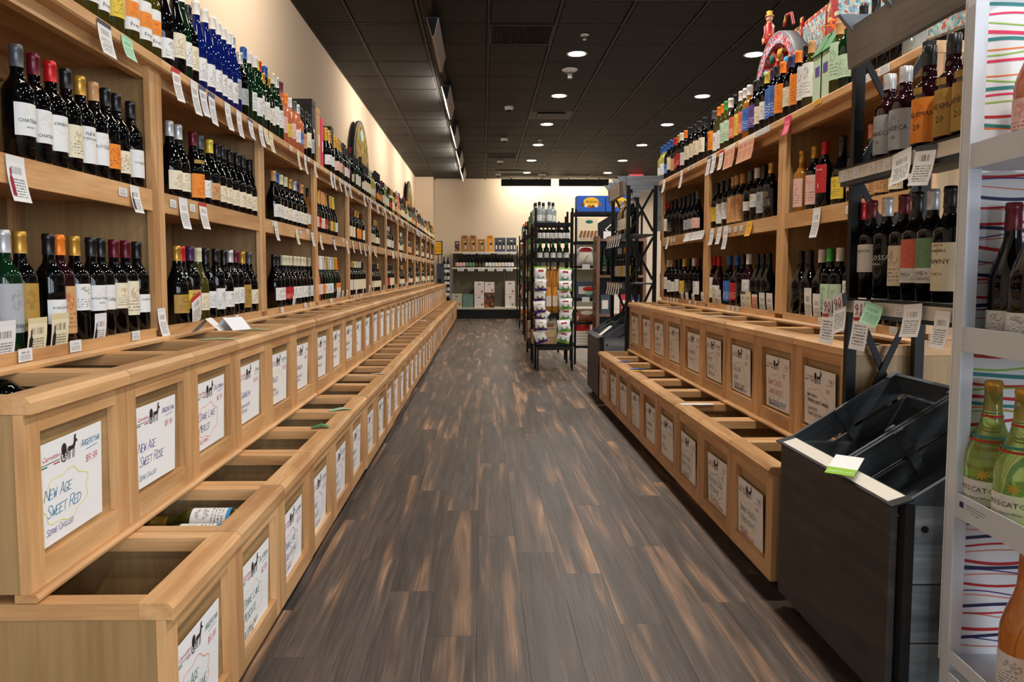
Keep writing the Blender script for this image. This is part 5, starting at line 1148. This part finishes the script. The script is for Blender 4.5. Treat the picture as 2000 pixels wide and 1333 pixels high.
# ---------------------------------------------------------------- back wall gondola
GX = lambda px: (px - 943.5) / 81.9
GZ = lambda py: 1.081 + (532 - py) / 81.9
gd = thing('gondola', 'long metal gondola with pegboard back along the rear wall', 'shelf', (0, 0, 0))
part('base_deck', MB().box(-.74, 3.0, 17.78, 18.33, .22, .265), 'offwhite', gd)
part('deck_edge', MB().box(-.74, 3.0, 17.775, 17.7795, .225, .262), 'case_beige', gd)
part('kick_plate', MB().box(-.74, 3.0, 17.80, 17.82, 0.001, .2195), 'black', gd)
m = MB().box(-.74, 3.0, 18.31, 18.33, .266, 1.60); part('pegboard', m, 'pegboard', gd)
hl = MB()
for i in range(58):
    for j in range(26): x = -.70 + .05 * i; z = .32 + .034 * j; hl.add([(x - .006, 18.3095, z - .005), (x + .006, 18.3095, z - .005), (x + .006, 18.3095, z + .005), (x - .006, 18.3095, z + .005)], [(0, 1, 2, 3)])
part('peg_holes', hl, 'black_slot', gd)['kind'] = 'stuff'
for x in (-.745, .49, 1.72): part('upright', MB().box(x, x + .03, 18.28, 18.309, .266, 1.60), 'grey_plastic', gd)
for z in (1.585, 1.215):
    sh = part('shelf', MB().box(-.74, 3.0, 17.92, 18.279, z - .03, z), 'offwhite', gd); part('shelf_edge', MB().box(-.74, 3.0, 17.912, 17.919, z - .034, z + .002), 'cream', sh)
for z, pxs in ((1.585, (909, 922, 938, 951, 975, 985, 1001)), (1.215, (898, 918, 938, 957, 974, 993))):
    for p in pxs: o = link('price_tag', tag_mesh(.13 if z > 1.4 else .15, .06 if z > 1.4 else .09, 0.0), gd, 'tag_white'); o.location = (GX(p) - .06, 17.905, z + .005); o.rotation_euler = (0, 0, -PI / 2); o.location.x += .0
def carrier(px0, px1, top, mat, holes, lab, handle=True):
    x0, x1 = GX(px0), GX(px1); h = GZ(top) - 1.587; w_ = x1 - x0 - .01
    t = thing('bottle_carrier', lab, 'gift box', ((x0 + x1) / 2, 18.03, 1.5865), group='bottle carriers on the top gondola shelf')
    b = h * (.78 if handle else .93)
    part('carton', MB().box(-w_ / 2, w_ / 2, -.06, .06, 0, b), mat, t)
    if handle:
        part('handle', MB().prism([(-w_ / 2, b + .0005), (w_ / 2, b + .0005), (w_ / 2 - .01, h - .02), (w_ / 2 - .03, h), (-w_ / 2 + .03, h), (-w_ / 2 + .01, h - .02)], -.004, .004), mat, t)
        part('hand_hole', MB().box(-.035, .035, -.0055, -.0045, b + .03, b + .05), 'black', t)
    for k in range(holes):
        c = -w_ / 2 + w_ * (k + .5) / holes if holes > 1 else w_ * .12
        hw = min(.022, w_ / holes * .38)
        wdw = part('window', MB().add([(c + hw * math.cos(a * PI / 8), -.0606, .20 + hw * math.sin(a * PI / 8)) for a in range(9)] + [(c - hw, -.0606, .06), (c + hw, -.0606, .06)], [tuple(range(11))]), 'black', t)
        part('label_seen', MB().box(c - hw * .8, c + hw * .8, -.0625, -.0612, .065, .16), 'offwhite', wdw)
    part('logo_print', MB().box(-.03, .03, -.0612, -.0605, b * .75, b * .82), 'cream', t)
carrier(887, 897.5, 468, 'goods_mix', 0, 'small patterned gift bag at the left end of the gondola top', False)
carrier(899, 914.5, 458, 'kraft', 1, 'brown kraft bottle carrier, leftmost on the gondola'); carrier(915, 930.5, 458, 'kraft', 1, 'brown kraft bottle carrier second from left on gondola')
carrier(931.5, 947, 464, 'kraft', 1, 'shorter brown kraft bottle box third from left on gondola', False); carrier(949, 964, 458, 'kraft_orange', 1, 'orange kraft bottle carrier on the gondola top')
carrier(965, 987, 461, 'slate', 3, 'slate grey three-bottle gift carton on the gondola', False); carrier(988.5, 1008, 461, 'slate', 3, 'slate grey three-bottle gift carton at gondola right', False)
cols = ['pink'] * 3 + ['green'] * 3 + ['grey'] * 3 + ['white'] * 3 + ['cream'] * 3 + ['white'] * 4
labs = ['pink', 'pink', 'pink', 'green', 'green', 'green', 'black', 'black', 'black'] + ['white'] * 3 + ['cream'] * 3 + ['white'] * 4
for i in range(18):
    bottle('sparkling_wine_bottle', 'small distant bottle with %s label, %s from left, gondola middle shelf' % (labs[i], ORD[i]), 'bottles in a row on the gondola', GX(892 + i * 6.35), 18.02, 1.2155, S_ if i < 9 else B, 'dark', 'black', (labs[i], .03, .12, 1.3), -PI / 2)
def case(px0, px1, y0, y1, mat, lab, nm='wine_case'):
    x0, x1 = GX(px0), GX(px1); z0 = GZ(y1); z1 = GZ(y0)
    t = thing(nm, lab, 'box', ((x0 + x1) / 2, 17.96, z0), group=None)
    w_ = (x1 - x0) / 2 - .004
    part('carton', MB().box(-w_, w_, -.13, .13, 0.001, z1 - z0 - .004), mat, t)
    part('tape', MB().box(-.02, .02, -.1315, .1315, z1 - z0 - .0035, z1 - z0 - .002), 'tan', t)
    part('hand_hole', MB().box(-.03, .03, -.1315, -.1305, (z1 - z0) * .75, (z1 - z0) * .84), 'grey_plastic', t)
    part('printed_mark', MB().box(w_ * .35, w_ * .75, -.1312, -.1304, (z1 - z0) * .15, (z1 - z0) * .32), 'kraft', t)
GB = 598.9
case(881, 902, 572, GB, 'case_beige', 'beige wine case, leftmost on the gondola base'); case(903, 924, 573, GB, 'case_teal', 'mottled teal green wine case on the gondola base')
case(925.5, 945, 574, GB, 'case_white', 'white wine case at the bottom of the left stack'); case(925.5, 945, 548, 574, 'case_white', 'white wine case on top of the left stack')
case(945.5, 965, 570, GB, 'pack_bottles', 'dark wine case printed with bottles on the gondola base'); case(945.5, 965, 549, 569.8, 'case_white', 'white wine case on the dark printed one')
case(985.5, 1005, 573, GB, 'case_white', 'white wine case at the bottom of the right stack'); case(985.5, 1005, 547, 573, 'case_white', 'white wine case on top of the right stack')
# narrow metal shelf, notice board and grey carton left of the gondola
t = thing('narrow_shelf', 'narrow grey metal shelf with bottles left of the gondola', 'shelf', (-.87, 17.6, 0))
for x in (-.10, .10):
    for y in (-.15, .15): part('post', MB().box(x - .01, x + .01, y - .01, y + .01, 0, 1.5), 'grey_plastic', t)
SZ = (.30, .62, .88, 1.16)
for z in SZ:
    sh = part('shelf', MB().box(-.089, .089, -.139, .139, z - .02, z), 'grey_plastic', t); part('price_tag', MB().box(-.085, .085, -.148, -.145, z - .06, z + .005), 'paper', sh)
for k, z in enumerate(SZ):
    for i in range(2): bottle('wine_bottle', 'distant dark bottle on the narrow grey shelf, %s level, %s' % (('lowest', 'second', 'third', 'top')[k], ('left', 'right')[i]), 'bottles on the narrow grey shelf', -.915 + .09 * i, 17.53, z + .0005, B if k < 3 else G, 'dark', 'black', ('white', .05, .13, 1.2), -PI / 2)
t = thing('notice_stand', 'black framed yellow notice above the end of left bins', 'sign', (-1.045, 17.43, 0)); part('pole', MB().tube((0, 0, .001), (0, 0, 1.5), .01), 'black_metal', t); part('base', MB().lathe([(0, .02), (.1, .01), (.1, 0), (0, 0)], 16), 'black_metal', t)
fr = part('frame', MB().box(-.10, .10, -.012, .012, 1.50, 1.82), 'black', t); part('yellow_sheet', MB().box(-.075, .075, -.0145, -.0125, 1.52, 1.80), 'yellow', fr)
m = MB()
for k, s_ in enumerate(('WINE', 'SALE', 'TODAY')): vs, fs = type_mesh(s_, .05); m.add([(a, -.0155, 1.73 - k * .075 + b) for a, b in vs], fs)
part('lettering', m, 'ink_ink', fr)
t = thing('grey_carton', 'tall grey carton on the far end of left bins', 'box', (-.99, 17.12, .85)); part('carton', MB().box(-.07, .1, -.06, .06, .0, .45), 'slate', t); part('blue_label', MB().box(.02, .08, -.0615, -.0605, .38, .43), 'navy', t); part('black_seal', MB().lathe([(0, .003), (.04, .002), (.045, 0)], 14), 'black', t, loc=(0, -.0605, .07), rot=(PI / 2, 0, 0))

# ---------------------------------------------------------------- black wire racks and their goods
def wire_rack(x0, x1, y0, y1, zs, top, lab, wire=True, mat='black_metal'):
    t = thing('wire_rack', lab, 'shelf', (0, 0, 0))
    for x in (x0, x1):
        for y in (y0, y1): part('post', MB().tube((x, y, .0), (x, y, top), .0135, 10), mat, t)
    for z in zs:
        m = MB()
        m.bar((x0, y0, z - .012), (x1, y0, z - .012), .008, .028).bar((x0, y1, z - .012), (x1, y1, z - .012), .008, .028).bar((x0, y0, z - .012), (x0, y1, z - .012), .008, .028).bar((x1, y0, z - .012), (x1, y1, z - .012), .008, .028)
        sh = part('shelf_frame', m, mat, t)
        w = MB(); n = max(4, int((y1 - y0) / .045))
        for k in range(1, n): yy = y0 + (y1 - y0) * k / n; w.bar((x0, yy, z), (x1, yy, z), .004, .004)
        for k in range(3): xx = x0 + (x1 - x0) * (k + .5) / 3; w.bar((xx, y0, z - .005), (xx, y1, z - .005), .005, .005)
        part('wire_deck', w, mat, sh)['kind'] = 'stuff'
        z_ = MB(); n = 10
        for k in range(n):
            a = x0 + (x1 - x0) * k / n; b_ = x0 + (x1 - x0) * (k + 1) / n; z_.bar((a, y0 - .002, z - (.004 if k % 2 else .026) - .008), (b_, y0 - .002, z - (.026 if k % 2 else .004) - .008), .004, .004)
        part('wire_truss', z_, mat, sh)
    return t
wire_rack(.588, 1.0, 8.47, 8.98, (.27, .62, 1.24, 1.46, 1.645), 1.81, 'black wire rack with snack bags hanging at its front end')
wire_rack(.60, 1.02, 9.35, 10.2, (.2, .6, 1.0, 1.35, 1.62), 1.78, 'second black wire rack behind the snack bags')
wire_rack(.66, 1.06, 10.75, 11.9, (.2, .6, 1.0, 1.35, 1.65), 1.76, 'third black wire rack along the aisle')
wire_rack(.70, 1.1, 13.1, 14.6, (.2, .6, 1.0, 1.4, 1.7), 1.8, 'fourth black wire rack along the aisle')
wire_rack(.76, 1.16, 15.6, 16.9, (.2, .6, 1.0, 1.4), 1.7, 'farthest black wire rack along the aisle')
RX = lambda px, Y: (px - 943.5) / FPX * Y * .997
RZ = lambda py, Y: CAMZ - (py - 531.5) / FPX * Y
# top shelf of clear bottles and the row of labelled ones below
for i, px in enumerate((1031, 1040, 1052, 1061, 1071, 1080)):
    bottle('spirit_bottle', 'clear spirit bottle with dark cap, %s from left, first wire rack top' % ORD[i], 'clear bottles on top of the first wire rack', RX(max(px, 1046), 8.6) + (0 if px > 1045 else 0) + (i * .0), 8.58 + (.1 if i % 2 else 0) + (.12 if px < 1045 else 0), 1.6475, 'port', 'clear', ('black', 'navy', 'black')[i % 3], ('white', .03, .1, .8), -PI / 2, hs=.9)
for i in range(8):
    bottle('small_bottle', 'small dark bottle with white label, %s from left, first wire rack' % ORD[i], 'labelled bottles under the rack top', .635 + .046 * i, 8.55, 1.4625, 'port', 'dark', 'black', ('white', .02, .12, 1.2), -PI / 2, hs=.62).scale = (.54, .54, .62)
for i in range(5):
    bottle('wine_bottle', 'green bottle with white label, %s from left, first wire rack third shelf' % ORD[i], 'green bottles on the first wire rack', .645 + .075 * i, 8.6 + .02 * (i % 2), 1.2425, 'port', 'green', 'green', ('white', .02, .1, 1.2), -PI / 2, hs=.7).scale = (.8, .8, .72)
# snack bags clipped in two strips
def chip_bag(x, y, z, w_, h_, band, accent, lab, grp, rz=0.0, tilt=0.0, bandtop=False):
    t = thing('snack_bag', lab, 'snack bag', (x, y, z), 0, grp); t.rotation_euler = (tilt, rz, random.uniform(-.15, .15))
    nx, nz = 8, 10; vs = []; fs = []
    for sgn in (-1, 1):
        for j in range(nz + 1):
            for i in range(nx + 1):
                u, v = i / nx, j / nz; th = .028 * math.sin(PI * u) ** .6 * math.sin(PI * min(max((v - .1) / .8, 0), 1)) ** .6 + .0005
                ww = w_ * (1 - .06 * math.sin(PI * v)); vs.append(((u - .5) * ww + .002 * math.sin(9 * v), sgn * th, (v - .5) * h_))
    o = (nx + 1) * (nz + 1)
    for s in (0, 1):
        for j in range(nz):
            for i in range(nx):
                a = s * o + j * (nx + 1) + i; q = (a, a + 1, a + nx + 2, a + nx + 1); fs.append(q if s == 0 else q[::-1])
    m = MB().add(vs, fs, 0, True)
    for k, (i, f) in enumerate(zip(range(len(fs)), fs)):
        j = (k % (nx * nz)) // nx; m.m[k] = 1 if j < 2 or (bandtop and j >= nz - 1) else 0
    part('bag', m, ['film_white', band], t)
    e = MB(); e.lathe([(0, .001), (w_ * .26, 0)], 14); part('round_emblem', e, accent, t, loc=(0, -.0265, -h_ * .17), rot=(PI / 2, 0, 0), scale=(1, .55, 1))
    part('brand_patch', MB().box(-w_ * .22, w_ * .22, -.0275, -.0255, h_ * .18, h_ * .30), 'red' if band != 'purple' else 'cream', t)
    part('printed_figure', MB().lathe([(0, .001), (w_ * .15, 0)], 12), 'cream', t, loc=(0, -.0285, -h_ * .14), rot=(PI / 2, 0, 0), scale=(1.1, .6, 1))
random.seed(15)
YB = 8.40
for i, (px, py, hh) in enumerate(((1055, 534, 31), (1055, 554, 24), (1054, 575, 22), (1053, 597, 23), (1060, 613, 22), (1056, 632, 22), (1055, 656, 26))):
    chip_bag(RX(px, YB), YB - .035 * (i % 2), RZ(py, YB), .135, hh / FPX * YB, 'lime' if i == 0 else 'purple', 'teal' if i == 0 else 'ink_ink', 'white snack bag with %s edge, %s from top, left strip' % ('lime' if i == 0 else 'purple', ORD[i]), 'left strip of snack bags', (0, 0, .05, -.1, .5, 0, -.3)[i], bandtop=i == 0)
for i, (px, py, hh) in enumerate(((1103, 536, 29), (1103, 556, 20), (1102, 573, 20), (1104, 591, 22), (1105, 612, 24), (1101, 634, 24), (1101, 656, 24))):
    chip_bag(RX(px, YB), YB - .035 * (i % 2), RZ(py, YB), .15, hh / FPX * YB, 'lime', 'teal', 'white snack bag with lime green edge, %s from top, right strip' % ORD[i], 'right strip of snack bags', (.05, 0, -.15, 0, .05, -.1, .2)[i], bandtop=i == 0)
for x, l in ((RX(1055, 8.44), 'left'), (RX(1103, 8.44), 'right')):
    t = part('clip_strip', MB().box(x - .006, x + .006, 8.448, 8.452, .40, 1.24), 'black', None); tag(t, 'black plastic clip strip behind the %s column of snack bags' % l, 'clip strip')
# breadsticks, boxes, wooden crate
for i, px in enumerate((1070, 1083)):
    t = thing('breadstick_bag', 'clear bag of golden breadsticks on the first wire rack, %s one' % ('left', 'right')[i], 'bread bag', (RX(px, 8.6), 8.56, .625), group='breadstick bags')
    for k in range(9): part('breadstick', MB().tube((-.03 + .0075 * k, .01 * (k % 3), .25), (-.05 + .0125 * k, .01 * (k % 3), .48 + .03 * (k % 3)), .005, 6), 'bread_gold', t)
    part('bag', MB().lathe([(0, 0), (.04, .004), (.043, .12), (.036, .25), (.03, .3)], 12), 'film_white' if i == 2 else 'bread_gold', t); part('label', MB().box(-.028, .028, -.047, -.0445, .08, .2), 'offwhite', t)
for i in range(4):
    t = thing('food_box', 'small beige food box with dark window, %s from bottom, first wire rack' % ORD[i], 'box', (RX(1077, 8.6), 8.62, .275 + .085 * i if i < 3 else .625), group='stacked beige food boxes')
    part('carton', MB().box(-.09, .06, -.06, .06, .001, .08), 'case_beige', t); part('window', MB().box(-.05, .02, -.0615, -.0605, .02, .055), 'bread', t)
t = thing('wooden_crate', 'low pine wine crate on the bottom rack shelf', 'crate', (RX(1062, 8.6), 8.50, .2745))
for k in range(2): part('front_board', MB().box(-.135, .135, -.0, .012, .002 + .075 * k, .074 + .075 * k), 'crate_pine', t)
for x in (-.135, .123): part('end_board', MB().box(x, x + .012, .0125, .26, .002, .149), 'crate_pine', t)
part('rear_board', MB().box(-.1225, .1225, .248, .26, .002, .149), 'crate_pine', t); part('base_board', MB().box(-.1225, .1225, .0125, .247, .002, .012), 'crate_pine', t)
t = thing('shelf_tray', 'black shallow metal tray under the first wire rack', 'tray', (.79, 8.33, .235)); part('tray', MB().box(-.2, .2, -.12, .12, .0, .012).box(-.2, .2, -.12, -.11, .012, .03), 'black', t)
for x in (-.19, .19): part('leg', MB().tube((x, -.10, -.234), (x, -.10, .0), .009, 8), 'black', t)
# assorted goods on the farther racks: jars and cartons, each its own
random.seed(31)
GC = ['red', 'orange', 'case_beige', 'green', 'case_white', 'goods_mix', 'yellow', 'brown', 'tan', 'teal']
def jar(x, y, z, r, h, m_, lidm, lab, grp):
    t = thing('food_jar', lab, 'jar', (x, y, z), group=grp)
    part('glass_body', MB().lathe([(0, 0), (r, .001), (r, h * .8), (r * .75, h * .87)], 14), m_, t); part('lid', MB().lathe([(r * .8, h * .86), (r * .82, h), (0, h)], 14), lidm, t)
    part('label', MB().lathe([(r + .001, h * .2), (r + .001, h * .6)], 14), 'offwhite', t)
def pack(x, y, z, w_, d, h, m_, lab, grp, name='food_packet'):
    t = thing(name, lab, 'food packet', (x, y, z), group=grp)
    part('packet', MB().prism([(-w_ / 2, 0.001), (w_ / 2, 0.001), (w_ / 2 * 1.03, h * .5), (w_ / 2, h), (-w_ / 2, h), (-w_ / 2 * 1.03, h * .5)], -d / 2, d / 2), m_, t)
    part('label', MB().box(-w_ * .35, w_ * .35, -d / 2 - .002, -d / 2 - .0005, h * .25, h * .7), 'offwhite', t)
for ri, (x0, y0, zs) in enumerate(((.64, 9.42, (.2, .6, 1.0, 1.35, 1.62)), (.70, 10.82, (.2, .6, 1.0, 1.35, 1.65)), (.74, 13.2, (.2, .6, 1.0, 1.4, 1.7)), (.80, 15.7, (.6, 1.0, 1.4)))):
    for si, z in enumerate(zs):
        for k in range(4):
            y = y0 + .22 * k; lab = '%s rack, %s shelf, %s from front' % (('second wire', 'third wire', 'fourth wire', 'farthest wire')[ri], ('lowest', 'second', 'third', 'fourth', 'top')[si], ORD[k])
            c = random.choice(GC)
            if (si + k) % 3 == 1: bottle('oil_bottle', 'tall food bottle on %s' % lab, 'goods on the wire racks', x0, y, z + .005, B, random.choice(['dark', 'olive', 'amber']), random.choice(['black', 'red', 'gold']), ('white', .05, .15, 1.3), -PI / 2 - .8, hs=.9)
            elif (si + k) % 3 == 2: jar(x0, y, z + .005, .045, .16, c, 'gold_paint', '%s food jar on %s' % ('small', lab), 'goods on the wire racks')
            else: pack(x0 + .02, y, z + .004, .13, .12, random.uniform(.16, .24), c, 'boxed food on %s' % lab, 'goods on the wire racks')
# second tall rack: blue chocolate boxes, cannoli, sacks
YR = 8.85
wire_rack(1.085, 1.86, YR, 9.3, (.22, .50, .78, 1.165, 1.455, 1.80), 1.83, 'tall black wire rack with blue chocolate boxes on top')
for i in range(2):
    x = 1.265 + .34 * i
    t = thing('chocolate_box', 'large blue chocolate box, %s of two atop the tall wire rack' % ('left', 'right')[i], 'box', (x, YR + .12, 1.803), group='blue chocolate boxes')
    part('carton', MB().box(-.165, .165, -.1, .1, 0, .185), 'blue', t)
    el = [(.09 * math.cos(a * PI / 12), -.1012, .115 + .052 * math.sin(a * PI / 12)) for a in range(24)]
    ov = part('yellow_oval', MB().add(el, [tuple(range(24))]), 'yellow', t)
    m = MB(); vs, fs = type_mesh('Arziani', .05, .3); m.add([(a, -.1024, .102 + b) for a, b in vs], fs); part('lettering', m, 'ink_ink', ov)
    for k in range(6): part('printed_chocolate', MB().lathe([(0, .002), (.018, .001), (.022, 0)], 12), ('brown', 'cream', 'bread')[k % 3], t, loc=(-.10 + .04 * k, -.1005, .052 + .012 * abs(k - 2.5)), rot=(PI / 2, 0, 0))
t = thing('pastry_box', 'yellow boxed cannoli shells with printed pastries', 'box', (1.225, YR + .06, 1.4585)); part('carton', MB().box(-.12, .12, -.04, .04, 0, .27), 'cream', t)
for k in range(5): part('printed_pastry', MB().tube((-.085 + .042 * k, -.0405, .05), (-.065 + .042 * k, -.0405, .12), .014, 8), 'bread', t)
part('logo_oval', MB().lathe([(0, .001), (.045, 0)], 16), 'ink_green', t, loc=(.02, -.0405, .225), rot=(PI / 2, 0, 0), scale=(1, .45, 1))
m = MB(); vs, fs = type_mesh('CANNOLI SHELL', .026); m.add([(a, -.0415, .012 + b) for a, b in vs], fs); part('lettering', m, 'red', t)
t = thing('black_display_box', 'black display box with large white letter beside the cannoli', 'box', (1.50, YR + .06, 1.4585)); part('carton', MB().prism([(-.15, 0), (.19, 0), (.19, .36), (.10, .345), (-.02, .29), (-.15, .21)], -.04, .04), 'black', t)
m = MB(); vs, fs = type_mesh('CA', .17); m.add([(a + .04, -.0415, .08 + b) for a, b in vs], fs); part('lettering', m, 'ink_white', t)
for i, x in enumerate((1.45, 1.56, 1.67)): t = part('shelf_card', MB().box(x - .045, x + .045, YR - .03, YR - .026, 1.46, 1.57), 'tag_white' if False else 'paper', None); tag(t, 'white square shelf card below the black display box, %s from left' % ORD[i], 'price tag')
def sack(x, y, z, w_, h_, m_, lab, grp=None, patch='red', name='food_sack'):
    t = thing(name, lab, 'food bag', (x, y, z), group=grp); n = 8; vs = []; fs = []
    for sgn in (-1, 1):
        for j in range(n + 1):
            for i in range(n + 1): u, v = i / n, j / n; th = .045 * (math.sin(PI * u) * math.sin(PI * v)) ** .4 + .001; vs.append(((u - .5) * w_, sgn * th, v * h_))
    o = (n + 1) ** 2
    for s in (0, 1):
        for j in range(n):
            for i in range(n): a = s * o + j * (n + 1) + i; q = (a, a + 1, a + n + 2, a + n + 1); fs.append(q if s == 0 else q[::-1])
    part('bag', MB().add(vs, fs, 0, True), m_, t)
    if patch: part('printed_patch', MB().lathe([(0, .002), (w_ * .34, 0)], 18), patch, t, loc=(0, -.0465, h_ * .76), rot=(PI / 2, 0, 0), scale=(1, .38, 1))
    return t
s_ = sack(1.21, YR + .08, 1.169, .20, .25, 'linen', 'cream rice sack with red oval brand patch'); part('rice_drawing', MB().bar((-.03, -.0475, .05), (.03, -.0475, .13), .004, .008), 'tan', s_)
pack(1.20, YR + .07, .785, .22, .14, .2, 'slate', 'dark blue and mint packet stack on the tall wire rack', None); sack(1.24, YR + .04, .782, .2, .15, 'mint', 'mint green and white food bag on the tall wire rack', None, 'red')
pack(1.17, YR + .1, .505, .16, .12, .1, 'bread', 'brown bread packet on the tall wire rack', None); sack(1.22, YR + .05, .505, .2, .14, 'bread', 'clear bag of brown rolls on the tall wire rack', None, 'offwhite')
sack(1.19, YR + .08, .225 + .16, .17, .13, 'red', 'red coffee bag above the folded white sacks', None, 'gold_paint')
for i in range(5):
    t = thing('flour_sack', 'flat white flour sack, %s from bottom of its stack' % ORD[i], 'food bag', (1.19, YR + .10, .2225 + .034 * i), group='stack of white flour sacks')
    part('bag', MB().prism([(-.1, .006), (-.085, .0), (.085, .0), (.1, .006), (.1, .024), (.085, .0325), (-.085, .0325), (-.1, .024)], -.1, .1), 'linen', t)
    part('seam', MB().box(-.09, .09, -.103, -.1005, .014, .018), 'tan', t)
for i, (x, z) in enumerate(((1.2, 1.135), (1.2, .75), (1.42, .74))): t = part('shelf_card', MB().box(x - .04, x + .05, YR - .03, YR - .026, z - .01, z + .05), 'paper', None); tag(t, 'white shelf price card on the tall wire rack, %s from top' % ORD[i], 'price tag')
# brown wooden shelf with sparkling bottles behind the grey crates
t = thing('wooden_shelf', 'brown wooden shelf with sparkling bottles behind the far grey rack', 'shelf', (0, 8.45, 0))
for x in (1.275, 1.80): part('upright', MB().box(x, x + .035, 0, .3, 0, 1.50), 'brownwood', t)
for z in (.22, .62, 1.06, 1.47): part('shelf', MB().box(1.3105, 1.7995, .0, .3, z - .03, z), 'brownwood', t)
part('back_board', MB().box(1.3105, 1.7995, .285, .3, .2205, 1.44), 'black', t)
for i in range(5): bottle('sparkling_wine_bottle', 'green sparkling bottle on the brown wooden shelf, %s from left' % ORD[i], 'sparkling bottles on the brown shelf', 1.37 + .095 * i, 8.55, 1.0605, S_, 'green', 'black', ('black', .04, .1, 1), -PI / 2)
for z, ms in ((.6205, ['slate', 'case_white', 'red', 'navy']), (.2205, ['blue', 'navy', 'red', 'blue'])):
    for i, m_ in enumerate(ms): pack(1.38 + .115 * i, 8.55, z, .10, .1, .22, m_, 'small packaged food on the brown shelf, %s level, %s from left' % ('upper' if z > .5 else 'lower', ORD[i]), 'packets on the brown shelf')
# bay end return beyond the near rack
